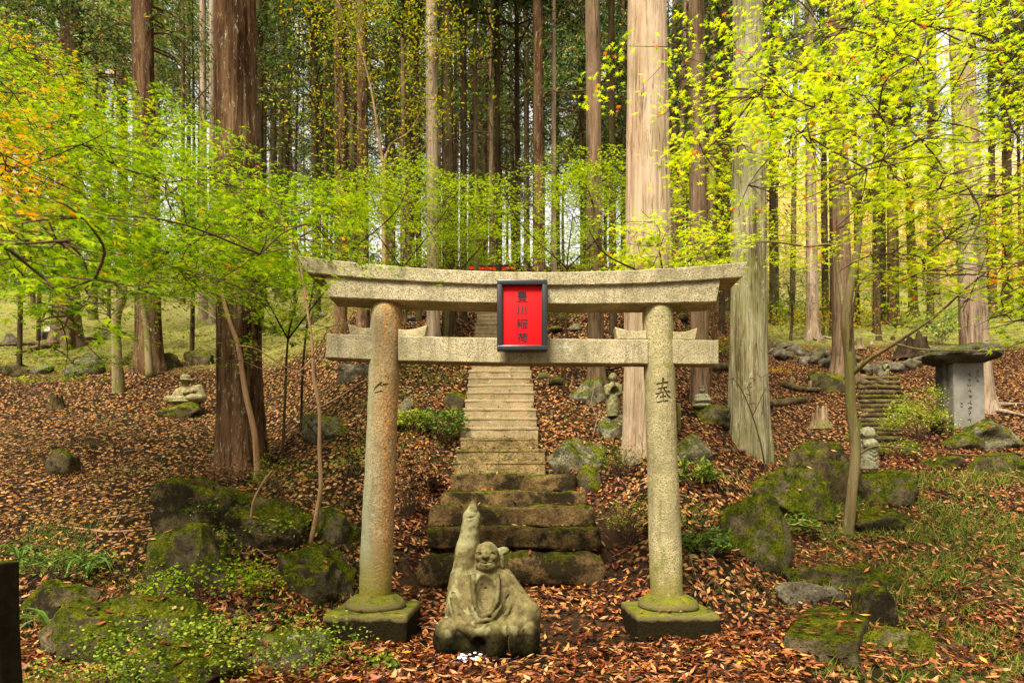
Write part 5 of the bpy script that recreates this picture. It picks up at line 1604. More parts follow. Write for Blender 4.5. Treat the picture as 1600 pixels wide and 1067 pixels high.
# the yellow green maple
rs = np.random.default_rng(21)
mb_ = gp(1325, 835); Yb = mb_[1]
def keepR(x, y):
    edge = 1075 + 75 * math.sin(y * .016 + 2.2) + 30 * math.sin(y * .045)
    if x < edge: return False
    if x < 1260 and rs.random() < .5: return False
    if 215 < y < 300 and 1190 < x < 1330 and rs.random() < .6: return False
    if y > 400 and x < 1430: return rs.random() < .12
    if y > 290 and x < 1420: return rs.random() < .38
    return True
LR = layer_box(rs, 112, 1040, 1640, -70, 300, 3.6, 6.8, .30, .55, keepR) + layer_box(rs, 40, 1250, 1660, 290, 470, 3.4, 6.0, .26, .45, keepR) \
   + layer_box(rs, 6, 1570, 1660, 430, 540, 3.4, 4.6, .2, .3) + layer_box(rs, 9, 1180, 1330, 60, 210, 3.4, 5, .25, .4)
tr = [
 (limb([(1324, 838, Yb), (1331, 770, Yb), (1337, 700, Yb), (1329, 630, Yb), (1327, 560, Yb), (1321, 500, Yb), (1330, 440, Yb - .05), (1342, 375, Yb - .1), (1344, 310, Yb - .15)]), [.062, .056, .053, .051, .052, .047, .042, .032, .008]),
 (limb([(1342, 330, Yb - .1), (1322, 255, Yb - .2), (1292, 190, Yb - .3), (1262, 90, Yb - .5), (1190, 0, Yb - .8)]), [.034, .028, .022, .016, .008]),
 (limb([(1342, 315, Yb - .15), (1350, 230, Yb - .3), (1370, 150, Yb - .5), (1365, 40, Yb - .7)]), [.03, .022, .016, .008]),
 (limb([(1340, 350, Yb - .1), (1390, 240, Yb - .5), (1470, 140, Yb - .9), (1600, 20, Yb - 1.4)]), [.03, .022, .015, .008]),
 (limb([(1323, 520, Yb), (1310, 430, Yb + .1), (1300, 385, Yb + .1), (1260, 385, Yb), (1190, 378, Yb - .2), (1090, 392, Yb - .4)]), [.026, .020, .016, .012, .009, .005]),
 (limb([(1331, 585, Yb), (1360, 560, Yb - .2), (1398, 537, Yb - .4), (1460, 495, Yb - .7), (1510, 450, Yb - 1.0), (1610, 370, Yb - 1.5)]), [.030, .022, .018, .014, .011, .006]),
 (limb([(1398, 537, Yb - .4), (1440, 546, Yb - .6), (1520, 548, Yb - 1.0), (1620, 546, Yb - 1.6)]), [.014, .010, .008, .004]),
 (limb([(1340, 712, Yb), (1370, 697, Yb - .1), (1450, 705, Yb - .4), (1530, 712, Yb - .8), (1610, 706, Yb - 1.3)]), [.014, .011, .010, .008, .004]),
 (limb([(1326, 560, Yb), (1345, 440, Yb - .4), (1420, 430, Yb - .8), (1520, 470, Yb - 1.2)]), [.014, .010, .008, .004])]
def mixR(pos, rs):
    px = pos[:, 0] / pos[:, 1] * FPX + CX; py = HY - (pos[:, 2] - EYE) / pos[:, 1] * FPX
    return ((rs.random(len(pos)) < .45 * sm(1250, 1600, px) * sm(230, 420, py))).astype(int)
maple("maple_tree", "thin curving maple with yellow green star shaped leaves beside the child statue", mb_, tr, LR, 160, M7, (.040, .072), ['mp_right', 'mp_left'], 22, 'bark_sap', 300, .16, mixf=mixR, flat=.02, tilt=.28)

# the green and orange maple over the leafy slope
rs = np.random.default_rng(33)
lb = gp(186, 612); Yl = lb[1]
def keepL(x, y):
    top = 125 + .62 * max(0, x - 40) - .0007 * max(0, x - 40) ** 2 + 30 * math.sin(x * .02)
    if y < top: return False
    if x > 330 and y > 430: return rs.random() < .25
    if y > 470 and x > 60: return rs.random() < .2
    return True
LL = layer_box(rs, 120, -60, 500, 120, 470, 3.6, 8.5, .35, .7, keepL) + layer_box(rs, 26, -60, 340, 50, 240, 5, 8.5, .3, .5, lambda x, y: y > 40 + .35 * x) + layer_box(rs, 26, -90, 130, 180, 420, 5, 9, .5, .8) \
   + layer_box(rs, 20, 60, 330, 430, 590, 5, 8, .22, .4, lambda x, y: x < 200 or y < 500) + layer_box(rs, 14, -60, 150, 330, 560, 1.9, 2.8, .15, .28)
trl = [
 (limb([(186, 614, Yl), (183, 560, Yl), (181, 500, Yl), (192, 460, Yl), (189, 420, Yl), (186, 380, Yl), (183, 330, Yl - .3)]), [.13, .10, .09, .085, .08, .07, .06]),
 (limb([(183, 345, Yl - .2), (165, 270, Yl - .9), (110, 180, Yl - 1.8), (20, 60, Yl - 3)]), [.05, .04, .028, .012]),
 (limb([(184, 350, Yl - .2), (210, 290, Yl - 1), (260, 210, Yl - 2), (330, 130, Yl - 3)]), [.05, .035, .022, .01]),
 (limb([(189, 420, Yl), (140, 350, Yl - 1.2), (60, 290, Yl - 2.5), (-60, 240, Yl - 4)]), [.04, .03, .02, .01]),
 (limb([(187, 400, Yl), (235, 330, Yl - 1.5), (330, 260, Yl - 3.5), (440, 230, Yl - 5)]), [.04, .03, .018, .008]),
 (limb([(190, 450, Yl), (110, 400, Yl - 2), (-20, 330, Yl - 4.5)]), [.03, .02, .01]),
 (limb([(192, 460, Yl), (300, 420, Yl - 3), (420, 350, Yl - 5)]), [.03, .02, .008]),
 (limb([(186, 380, Yl), (150, 330, Yl - 2), (60, 210, Yl - 4), (-40, 150, Yl - 5)]), [.03, .02, .014, .008])]
def mixL(pos, rs):
    px = pos[:, 0] / pos[:, 1] * FPX + CX; py = HY - (pos[:, 2] - EYE) / pos[:, 1] * FPX
    p = .50 * sm(150, -30, px) * sm(130, 230, py) * sm(420, 300, py) + .07 * sm(330, 60, px) * sm(300, 150, py) + .01
    return (rs.random(len(pos)) < p * (.5 + .9 * (vnoise(pos * 1.3, 4) > 0))).astype(int)
maple("maple_tree", "spreading green and orange maple over the leafy slope beside the hatted figure", lb, trl, LL, 330, M5, (.040, .070), ['mp_left', 'mp_orange'], 34, 'bark_sap', 0, .16, mixf=mixL, flat=.012, tilt=.22)

# second maple stem beside it
fb = gp(233, 588); Yf2 = fb[1]
rs = np.random.default_rng(35)
LF = layer_box(rs, 22, 170, 420, 330, 500, Yf2 - 4, Yf2 - 1, .3, .5)
maple("maple_tree", "slender maple stem in front of the dark split cedar", fb,
      [(limb([(234, 592, Yf2), (230, 520, Yf2), (222, 450, Yf2 - .2), (216, 390, Yf2 - .4), (222, 330, Yf2 - .8)]), [.09, .07, .06, .05, .03]),
       (limb([(224, 460, Yf2 - .2), (200, 420, Yf2 - .5), (150, 385, Yf2 - 1)]), [.035, .025, .012]),
       (limb([(222, 450, Yf2 - .2), (250, 430, Yf2 - .6), (300, 470, Yf2 - 2), (340, 500, Yf2 - 3)]), [.035, .022, .014, .008])],
      LF, 70, M5, (.05, .07), ['mp_left'], 36)

# saplings
def sapling(label, pts, rr, extra, layers, nleaf, size, mats, seed, bark='bark_tan', tm=M5, name="maple_sapling"):
    base = np.array(limb([pts[0]])[0])
    tr_ = [(limb(pts), rr)] + [(limb(p), r) for p, r in extra]
    return maple(name, label, base, tr_, layers, nleaf, tm, size, mats, seed, bark, 0, .25, r_bough=.005, twigs=3)
rs = np.random.default_rng(41)
Ys = gp(488, 848)[1]
sapling("bare reddish sapling with a bent foot between mossy boulders and rusty pillar",
        [(484, 850, Ys), (494, 805, Ys), (501, 760, Ys), (499, 700, Ys), (499, 640, Ys), (490, 590, Ys), (488, 540, Ys), (478, 470, Ys), (468, 410, Ys), (445, 355, Ys - .05), (425, 300, Ys - .1)],
        [.024, .022, .021, .019, .018, .017, .015, .012, .010, .008, .005],
        [([(499, 637, Ys), (530, 620, Ys), (560, 600, Ys - .1)], [.009, .007, .003]), ([(488, 560, Ys), (460, 585, Ys - .1), (420, 580, Ys - .2), (370, 560, Ys - .3)], [.009, .007, .005, .003]),
         ([(470, 440, Ys), (455, 400, Ys), (400, 375, Ys - .2)], [.007, .005, .003]), ([(490, 570, Ys), (510, 540, Ys), (530, 505, Ys)], [.007, .005, .003])],
        layer_box(rs, 9, 360, 520, 350, 560, Ys - .6, Ys + .3, .15, .28), 34, (.045, .065), ['mp_left'], 42)
Ys2 = gp(392, 720)[1] - .9
sapling("tan sapling leaning against the huge brown cedar",
        [(402, 735, Ys2), (398, 680, Ys2), (385, 620, Ys2), (378, 580, Ys2), (372, 540, Ys2), (352, 480, Ys2), (335, 400, Ys2), (318, 340, Ys2 - .1)],
        [.040, .036, .034, .031, .028, .024, .018, .012],
        [([(372, 540, Ys2), (400, 545, Ys2 - .2), (440, 570, Ys2 - .4), (478, 588, Ys2 - .5)], [.012, .010, .007, .004]), ([(345, 450, Ys2), (320, 440, Ys2 - .2), (280, 400, Ys2 - .4)], [.012, .008, .004])],
        layer_box(rs, 26, 330, 520, 230, 460, Ys2 - 1.5, Ys2 + .8, .25, .45) + layer_box(rs, 7, 330, 420, 520, 570, Ys2 - 1, Ys2, .18, .3), 80, (.045, .07), ['mp_left'], 43)
Ys3 = gp(1185, 730)[1] - 1.2
sapling("thin dark seedling with green tips in front of the lichen covered trunk",
        [(1196, 745, Ys3), (1190, 700, Ys3), (1176, 650, Ys3), (1160, 612, Ys3), (1145, 590, Ys3)], [.010, .009, .007, .005, .003],
        [([(1176, 650, Ys3), (1190, 620, Ys3), (1200, 600, Ys3)], [.005, .004, .002])],
        layer_box(rs, 8, 1130, 1200, 575, 640, Ys3 - .2, Ys3 + .2, .07, .13), 16, (.04, .055), ['mp_left'], 44, 'bark_dark')
Ys4 = gp(934, 686)[1]
sapling("tiny bare seedling in front of the praying statue's rock", [(924, 690, Ys4), (932, 655, Ys4), (924, 630, Ys4), (930, 600, Ys4)], [.010, .008, .006, .003],
        [([(932, 655, Ys4), (945, 640, Ys4), (955, 628, Ys4)], [.005, .004, .002]), ([(925, 632, Ys4), (912, 620, Ys4)], [.004, .002])], [], 0, (.04, .05), ['mp_left'], 45, 'bark_pale')
Yv = gp(392, 850)[1]
vine = thing("climbing_vine", "crooked tan vine stem rising from a fork of roots beside the mossy boulders", "vine", W(395, 855, Yv))
for pts, rr in (([(398, 855, Yv - .2), (392, 830, Yv - .2), (393, 800, Yv - .2), (398, 778, Yv - .2), (412, 752, Yv - .15), (425, 735, Yv - .1)], [.013, .013, .012, .012, .010, .008]),
                ([(393, 850, Yv - .2), (378, 870, Yv - .3), (358, 885, Yv - .35)], [.009, .007, .004]), ([(396, 855, Yv - .2), (390, 880, Yv - .3), (372, 905, Yv - .4)], [.009, .007, .004]),
                ([(397, 852, Yv - .2), (412, 866, Yv - .3), (424, 872, Yv - .35)], [.009, .006, .003]), ([(358, 905, Yv - .5), (352, 870, Yv - .5), (338, 845, Yv - .5)], [.008, .007, .004])):
    part("stem", *tube(limb(pts), rr, 7, 20, .12, 3), M['bark_tan'], vine)

# mid distance maples that fill the band above the gate
rs = np.random.default_rng(51)
specs = [
 ("bushy green maple above the curved tip of the stone beam", 470, 560, 9.5, (420, 640, 250, 430), 30, 'mp_mid'),
 ("light green maple between the pinkish trunk and the rough red one", 620, 560, 11, (560, 720, 260, 420), 24, 'mp_mid'),
 ("feathery green maple above the small red torii", 700, 560, 12, (660, 800, 300, 430), 22, 'mp_mid'),
 ("bright green maple in front of the dark trunks above the plaque", 880, 560, 10, (790, 1000, 250, 420), 44, 'mp_mid'),
 ("yellow green maple reaching across the broad pale trunk", 1040, 640, 7.2, (930, 1130, 340, 440), 22, 'mp_right'),
 ("yellow maple boughs between slender grey trunk and lichen trunk", 1110, 560, 12, (1060, 1230, 230, 400), 26, 'mp_right'),
 ("green maple along the thicket beyond the grass", 60, 480, 17, (-40, 300, 330, 450), 30, 'mp_left'),
 ("low green maple beside the huge brown cedar", 440, 600, 8.0, (400, 530, 400, 530), 16, 'mp_left')]
for i, (lab, px, py, Y, (x0, x1, y0, y1), n, mt) in enumerate(specs):
    b = np.array([X_(px, Y), Y, g1(X_(px, Y), Y)])
    yb_ = HY - (b[2] - EYE) / Y * FPX
    xm = (x0 + x1) / 2
    tr_ = [(limb([(px, yb_ + 4, Y), (px + 5, (yb_ + y1) / 2, Y), (px * .6 + xm * .4, y1, Y), (xm, (y0 + y1) / 2, Y - .2)]), [.020, .017, .013, .007]),
           (limb([(px * .6 + xm * .4, y1, Y), (x0 + 20, (y0 + y1) / 2 + 10, Y - .3), (x0 - 10, y0 + 20, Y - .5)]), [.012, .008, .004]),
           (limb([(px * .6 + xm * .4, y1, Y), (x1 - 30, (y0 + y1) / 2, Y - .3), (x1, y0 + 30, Y - .5)]), [.012, .008, .004])]
    L = layer_box(rs, n, x0, x1, y0, y1, Y - .9, Y + 1.2, .35 * Y / 9, .62 * Y / 9)
    maple("maple_tree", lab, b, tr_, L, 210, M3 if Y > 9 else M5, (.065, .10), [mt], 60 + i, 'bark_dark', 0, .14, twigs=3, r_bough=.006, flat=.012, tilt=.25)

# bare forked tree with yellow leaves
Yt = 13.0
b = np.array([X_(603, Yt), Yt, g1(X_(603, Yt), Yt)])
yb_ = HY - (b[2] - EYE) / Yt * FPX
tr_ = [(limb([(604, yb_, Yt), (601, 430, Yt), (600, 340, Yt), (599, 256, Yt)]), [.06, .05, .045, .04]),
       (limb([(599, 256, Yt), (592, 215, Yt), (580, 140, Yt - .1), (560, 60, Yt - .2), (550, 0, Yt - .3)]), [.034, .028, .02, .014, .008]),
       (limb([(599, 256, Yt), (612, 225, Yt), (640, 205, Yt - .1), (670, 150, Yt - .2), (690, 90, Yt - .3)]), [.03, .022, .018, .012, .006]),
       (limb([(603, 262, Yt), (640, 240, Yt), (690, 215, Yt - .3)]), [.016, .012, .006]), (limb([(592, 215, Yt), (560, 200, Yt - .3), (530, 180, Yt - .5)]), [.014, .010, .005]),
       (limb([(600, 320, Yt), (570, 270, Yt - .2), (545, 240, Yt - .4)]), [.014, .010, .005]), (limb([(600, 330, Yt), (640, 315, Yt - .3), (665, 300, Yt - .4)]), [.010, .008, .004])]
L = layer_box(rs, 22, 440, 720, -30, 215, Yt - 2.2, Yt + 1.5, .5, .85)
maple("yellowing_tree", "reddish forked bare trunk under a thin canopy of yellow leaves", b, tr_, L, 200, OVAL, (.045, .085), ['yellow'], 80, 'bark_tan', 0, .1, tilt=.9, flat=.18)
# orange maples far off
for i, (lab, px, Y, box, n, mt) in enumerate([
    ("orange maple glowing at the edge of the wood behind the green maple", 30, 15, (-60, 110, 60, 330), 34, 'mp_orange'),
    ("orange maple on the mossy slope uphill of the capstone", 1540, 17, (1440, 1640, 300, 440), 36, 'mp_orange'),
    ("golden maple behind the dark trunks of the mossy slope", 1400, 26, (1330, 1460, 260, 400), 26, 'yellow'),
    ("small orange bush maple between pale trunks on the mossy slope", 1285, 24, (1262, 1300, 470, 505), 8, 'mp_orange'),
    ("green evergreen shrub tree beside the slim tan trunk", 1235, 23, (1195, 1262, 430, 500), 14, 'hedge'),
    ("tall green tree with rust tinged boughs above the orange maple", 60, 19, (-60, 150, -40, 130), 22, 'cedar_l'),
    ("green tree whose boughs hang between the two near cedars", 170, 21, (120, 260, -40, 70), 10, 'cedar_l'),
    ("dark green tree filling the gap beside the huge brown cedar", 300, 17, (250, 350, -40, 190), 14, 'cedar'),
    ("sombre evergreen behind the yellowing canopy", 460, 22, (400, 540, -40, 240), 26, 'cedar'),
    ("deep green evergreen between the dark brown trunk and brown trunk", 880, 24, (850, 990, 120, 300), 22, 'cedar'),
    ("deep green evergreen beside the slender brown grey trunk", 1130, 22, (1100, 1150, -40, 260), 14, 'cedar'),
    ("dark evergreen shrub tree behind the slim tan trunk", 1300, 27, (1280, 1325, 400, 480), 12, 'hedge')]):
    b = np.array([X_(px, Y), Y, g1(X_(px, Y), Y)])
    yb_ = HY - (b[2] - EYE) / Y * FPX
    x0, x1, y0, y1 = box
    tr_ = [(limb([(px, yb_, Y), (px + 3, (yb_ + y0) / 2, Y), ((x0 + x1) / 2, y0 + 10, Y)]), [.06, .04, .015])]
    L = layer_box(rs, n, x0, x1, y0, y1, Y - 1.5, Y + 1.5, .045 * Y, .07 * Y)
    maple("autumn_tree", lab, b, tr_, L, 60, M3, (.08, .13), [mt], 90 + i, 'bark_dark', 0, .25, twigs=2, flat=.12)

# the sunlit autumn wood on the far slope and the dark thicket beyond the grass: nobody could count them
def cloud_obj(name, pos, size, tmpl, m, label, rs, tilt=.9):
    nrm = rs.normal(0, tilt, pos.shape); nrm[:, 2] += .7
    V, F = leaf_cloud(pos, nrm, size, tmpl, None, rs)
    return solo(name, V, F, M[m], label, "foliage", None, False, "stuff")
rs = np.random.default_rng(70)
n = 30000
Y = rs.uniform(50, 78, n); X = rs.uniform(.30, .95, n) * Y
cl = vnoise(np.stack([X, Y, X * 0], -1) * .28, 8)
hgt = (rs.uniform(0, 1, n) ** .8) * (3.5 + 4.5 * np.clip(cl + .2, 0, 1))
pos = np.stack([X, Y, ground(X, Y) + hgt], -1)
cloud_obj("autumn_wood", pos, rs.uniform(.22, .50, n), OVAL, 'far', "pale yellow and orange autumn wood on the far slope", rs)
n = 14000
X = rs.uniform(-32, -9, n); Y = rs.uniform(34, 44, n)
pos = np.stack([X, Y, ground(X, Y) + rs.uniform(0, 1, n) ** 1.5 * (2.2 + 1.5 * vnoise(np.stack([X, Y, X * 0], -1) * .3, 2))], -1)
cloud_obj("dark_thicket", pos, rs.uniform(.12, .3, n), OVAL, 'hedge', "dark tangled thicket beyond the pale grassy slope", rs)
n = 16000
X = rs.uniform(-34, -6, n); Y = rs.uniform(46, 60, n)
pos = np.stack([X, Y, ground(X, Y) + rs.uniform(0, 1, n) * (6 + 7 * vnoise(np.stack([X, Y, X * 0], -1) * .16, 2))], -1)
cloud_obj("mixed_wood", pos, rs.uniform(.2, .45, n), OVAL, 'cedar_l', "hazy green and rust wood beyond the thicket", rs)
n = 16000
X = rs.uniform(-9, 19, n); Y = rs.uniform(24, 48, n)
hh = rs.uniform(0, 1, n) ** 1.3 * (1.2 + 1.8 * np.clip(vnoise(np.stack([X, Y, X * 0], -1) * .35, 12), 0, 1))
pos = np.stack([X, Y, ground(X, Y) + hh], -1)
cloud_obj("wood_undergrowth", pos, rs.uniform(.10, .22, n), OVAL, 'mp_mid', "green undergrowth between the trunks of the dark wood", rs)
# ------------------------------------------------------------------ low plants
def blob_plant(name, label, cat, px, py, wpx, hpx, m, tmpl, size, n, seed, stems=6, Y=None, depth=.8, bark='twig', clump=7, flat=False, up=0.0, group=None):
    """shrub: stems from one foot, leaves gathered at many twig ends"""
    rs = np.random.default_rng(seed)
    b = gp(px, py) if Y is None else np.array([X_(px, Y), Y, g1(X_(px, Y), Y)])
    k = b[1] / FPX
    rx, rz, ry = wpx * k / 2, hpx * k, wpx * k / 2 * depth
    t = thing(name, label, cat, b, group)
    ends, tubes = [], []
    for i in range(clump * stems):
        a = rs.uniform(0, 6.283); u = rs.uniform(.15, 1) ** .5
        e = b + np.array([math.cos(a) * rx * u, math.sin(a) * ry * u, rz * (rs.uniform(.35, 1) if not flat else rs.uniform(.75, 1)) * (1 - .45 * u * u)])
        ends.append(e)
        if i % 2 == 0:
            s = b + np.array([rs.normal(0, rx * .08), rs.normal(0, ry * .08), -.02])
            mid = s + (e - s) * .5 + np.array([rs.normal(0, .1) * rx, rs.normal(0, .1) * ry, rz * .08])
            tubes.append(tube([s, mid, e], [.0038, .0026, .001], 4, 7, cap=False))
    ends = np.array(ends)
    part("stems", *join(tubes), M[bark], t, stuff=True)
    q = rs.integers(0, len(ends), n)
    sp = rx * .16 + .01
    pos = ends[q] + rs.normal(0, 1, (n, 3)) * np.array([sp, sp, sp * .5])
    pos[:, 2] = np.maximum(pos[:, 2], ground(pos[:, 0], pos[:, 1]) + .015)
    nrm = rs.normal(0, .55, (n, 3)); nrm[:, 2] += 1
    V, F = leaf_cloud(pos, nrm, rs.uniform(size[0], size[1], n), tmpl, None, rs)
    part("foliage", V, F, M[m], t, False, True)
    return t
BP = blob_plant
BP("small_leaved_shrub", "spreading low shrub with small round pale green leaves before the rusty plinth", "shrub", 400, 1000, 300, 100, 'shrub', ROUND, (.018, .030), 2600, 1, 10, Y=4.35, clump=12)
BP("small_leaved_shrub", "low pale green shrub over the long mossy rock", "shrub", 250, 960, 210, 75, 'shrub', ROUND, (.018, .030), 2000, 2, 9, Y=4.6, clump=12)
BP("small_leaved_shrub", "leafy shrub crowding the bottom corner beside the dark post", "shrub", 120, 1040, 240, 80, 'shrub', ROUND, (.016, .028), 2000, 3, 9, Y=3.7, clump=12)
BP("small_leaved_shrub", "darker leafy sprays behind the low pale green shrub", "shrub", 330, 935, 200, 70, 'mp_left', ROUND, (.02, .034), 1300, 34, 9, clump=10)
BP("small_leaved_shrub", "sprawling weeds between the long strap leaves and the dark post", "shrub", 90, 900, 170, 45, 'fern', OVAL, (.03, .05), 900, 35, 9, clump=10)
BP("ivy_clump", "ivy and small leaves over the moss covered boulder", "ivy", 320, 880, 110, 60, 'shrub', ROUND, (.02, .035), 420, 4, 6, clump=8)
BP("ivy_clump", "ivy trailing over the dark mossy boulder behind the vine stem", "ivy", 430, 850, 120, 55, 'shrub', ROUND, (.02, .034), 520, 31, 6, clump=8)
BP("ivy_clump", "trailing ivy on the pale face of the flat topped boulder", "ivy", 320, 830, 90, 70, 'fern', ROUND, (.02, .034), 420, 32, 6, clump=8)
BP("bamboo_grass_clump", "bamboo grass clump at the foot of the mossy boulder behind the kerb stones", "grass clump", 1235, 835, 90, 36, 'grass', NEEDLE, (.06, .11), 420, 33, 6)
BP("azalea_bush", "round yellow green azalea bush beside the log steps", "bush", 1436, 690, 96, 92, 'shrub_y', OVAL, (.03, .06), 2200, 5, 8, clump=12)
BP("azalea_bush", "low azalea sprig below the round bush by the child statue", "bush", 1400, 715, 60, 30, 'shrub', OVAL, (.04, .07), 420, 6, 5)
BP("twiggy_bush", "tangled twiggy bush beside the boulder at the upper steps", "bush", 970, 745, 78, 62, 'shrub', OVAL, (.022, .04), 700, 7, 12, clump=10, bark='twig')
BP("twiggy_bush", "leggy bush with yellow leaves on the bank behind the clean pillar", "bush", 985, 850, 74, 95, 'shrub_y', OVAL, (.018, .032), 700, 8, 12, clump=10, bark='twig')
BP("twiggy_bush", "thin brown bush on the bank between rusty pillar and wide steps", "bush", 640, 810, 52, 90, 'dead', OVAL, (.025, .05), 420, 9, 12, clump=8, bark='twig')
BP("bamboo_grass_clump", "green bamboo grass clump before the tall moss covered boulder", "grass clump", 1110, 868, 78, 45, 'fern', NEEDLE, (.07, .12), 260, 10, 6)
BP("bamboo_grass_clump", "bamboo grass on the bank beside the clean stone pillar", "grass clump", 1085, 760, 70, 50, 'grass', NEEDLE, (.07, .12), 420, 11, 6)
BP("nandina_bush", "blue green feathery bush beside the lower concrete steps", "bush", 690, 690, 74, 66, 'fern', OVAL, (.04, .07), 900, 12, 8)
BP("bright_fern", "bright yellow fern fronds beside the stairway bush", "fern", 645, 672, 48, 40, 'shrub_y', NEEDLE, (.08, .14), 300, 13, 6)
BP("dead_bracken", "dry brown bracken sprig above the bright fern", "bracken", 655, 650, 28, 22, 'dead', NEEDLE, (.06, .12), 160, 14, 5)
BP("nandina_bush", "spindly green seedlings between sapling and rusty pillar", "bush", 545, 745, 60, 60, 'mp_left', M3, (.04, .06), 160, 15, 8, bark='twig', clump=4)
BP("nandina_bush", "loose green seedlings at the foot of the huge brown cedar", "bush", 440, 770, 90, 70, 'mp_left', M3, (.04, .06), 240, 16, 8, bark='twig', clump=4)
BP("dry_grass_clump", "dry brown grass at the foot of the huge brown cedar", "grass clump", 375, 752, 130, 26, 'dead', NEEDLE, (.04, .09), 900, 17, 8)
BP("dry_grass_clump", "dry brown stalks beside the rusty pillar's far side", "grass clump", 655, 770, 60, 60, 'dead', NEEDLE, (.08, .16), 380, 18, 8)
BP("green_seedling", "bright green seedling on the leaves before the rusty plinth", "seedling", 595, 1050, 56, 34, 'shrub', ROUND, (.02, .035), 150, 19, 4, clump=6)
BP("green_seedling", "tiny green seedling against the clean pillar's plinth", "seedling", 1083, 1018, 22, 14, 'shrub', ROUND, (.02, .03), 40, 20, 3, clump=4)
BP("evergreen_shrub", "grey green shrub between the gnarled rooted trunk and the tan trunk", "shrub", 1468, 540, 62, 62, 'cedar_l', OVAL, (.08, .14), 700, 21, 6)
BP("evergreen_shrub", "small leafy shrub between wet stump and log steps", "shrub", 1345, 690, 40, 26, 'shrub', OVAL, (.04, .07), 240, 22, 5)
BP("evergreen_shrub", "green shrub among slope rocks beside the dark stairway edge", "shrub", 880, 510, 70, 60, 'shrub', OVAL, (.06, .1), 600, 23, 6)
BP("evergreen_shrub", "yellow green shrub on the slope above the rusty pillar's wedge", "shrub", 620, 500, 50, 40, 'shrub_y', OVAL, (.06, .1), 300, 24, 6)
BP("evergreen_shrub", "green shrub on the slope above the sapling", "shrub", 450, 520, 70, 50, 'shrub_y', OVAL, (.06, .1), 400, 25, 6)
BP("yellow_leaf_sprig", "yellow leafed sprig behind the end of the lower beam", "sprig", 1128, 560, 36, 40, 'yellow', OVAL, (.06, .09), 160, 26, 5)
BP("red_leaf_patch", "patch of red leaves beside the grey green trunk", "leaf patch", 1215, 585, 40, 10, 'mp_orange', M3, (.05, .08), 180, 27, 4)

def strap_plant(px, py, n, L, label, seed, Y=None):
    rs = np.random.default_rng(seed)
    b = gp(px, py) if Y is None else np.array([X_(px, Y), Y, g1(X_(px, Y), Y)])
    t = thing("strap_leaf_plant", label, "plant", b)
    for i in range(n):
        a = i / n * 6.283 + rs.uniform(-.3, .3); l = L * rs.uniform(.7, 1.1)
        d = np.array([math.cos(a), math.sin(a), 0]); s = np.array([-d[1], d[0], 0])
        C = catmull([b, b + d * l * .3 + np.array([0, 0, l * .55]), b + d * l * .75 + np.array([0, 0, l * .55]), b + d * l + np.array([0, 0, l * .22])], 9)
        w = .011 * np.sin(np.linspace(.35, 3.1, 9))[:, None] + .001
        up_ = np.array([0, 0, .006])
        V = np.stack([C - s * w + up_, C, C + s * w + up_], 1).reshape(-1, 3)
        q = np.arange(8)[:, None] * 3
        F = np.vstack([np.hstack([q, q + 1, q + 4, q + 3]), np.hstack([q + 1, q + 2, q + 5, q + 4])])
        part("leaf", V, F, M['fern'], t)
strap_plant(85, 975, 12, .42, "clump of long dark strap leaves before the low dark stone", 1, 4.9)
strap_plant(135, 905, 9, .34, "strap leaf plant beside the moss covered boulder", 2)
strap_plant(100, 735, 7, .20, "small pale strap leaf tuft on the mossy mound stone", 3)
strap_plant(30, 880, 8, .30, "strap leaves near the top of the dark post", 4)
strap_plant(1340, 778, 6, .2, "little fern sprig between the maple trunk and mossy flat boulder", 5)

# grass and ground cover
def grass_patch(name, label, box, n, L, m, seed, keep=None, lean=.5):
    rs = np.random.default_rng(seed)
    px = rs.uniform(box[0], box[1], n); py = box[2] + (box[3] - box[2]) * rs.uniform(0, 1, n)
    P = hit(px, py)
    c = vnoise(P * 2.6, seed) + .35 * vnoise(P * 7.0, seed + 2)
    s = c > rs.uniform(-.45, .55, n)
    P = P[s] + rs.normal(0, .03, (s.sum(), 3)) * [1, 1, 0]
    az = rs.normal(0, lean, P.shape); az[:, 2] = 1
    nrm = rs.normal(0, 1, P.shape); nrm[:, 2] *= .2
    P[:, 2] = ground(P[:, 0], P[:, 1])
    V, F = leaf_cloud(P, nrm, rs.uniform(L[0], L[1], len(P)) * (P[:, 1] / 7) ** .5, BLADE, az, rs)
    solo(name, V, F, M[m], label, "grass", None, True, "stuff")
grass_patch("grass", "loose green grass blades over the leaf litter below the monument", (1290, 1620, 740, 1067), 22000, (.07, .16), 'grass', 1, lean=.8)
grass_patch("grass", "grass and seedlings on the slope between the boulders and steps", (1060, 1300, 700, 860), 3000, (.05, .12), 'grass', 2, lean=.8)
grass_patch("grass", "green grass tufts in the dark hollow beside the post", (0, 330, 820, 1060), 9000, (.05, .12), 'fern', 3, lean=.9)
grass_patch("grass", "dark green weeds at the bottom corner around the shrubs", (0, 560, 900, 1067), 9000, (.03, .08), 'shrub', 15, lean=1.0)
grass_patch("grass", "fine green weeds between the boulders and the rusty pillar", (330, 640, 740, 1060), 5000, (.03, .07), 'grass', 13, lean=.9)
grass_patch("grass", "green weeds around the tall moss covered boulder and kerb stones", (1050, 1400, 780, 1060), 6500, (.04, .09), 'grass', 14, lean=.9)
grass_patch("grass", "thin green blades through the litter of the open slope", (0, 560, 590, 860), 17000, (.03, .07), 'grass', 4, lean=1.1)
grass_patch("grass", "short grass on the sunny clearing behind the grass line rocks", (0, 520, 455, 572), 9000, (.05, .10), 'shrub_y', 5, lean=.9)
grass_patch("grass", "short moss and grass on the upper slope under the slim trunks", (1200, 1600, 478, 545), 8000, (.05, .09), 'grass', 6, lean=.9)
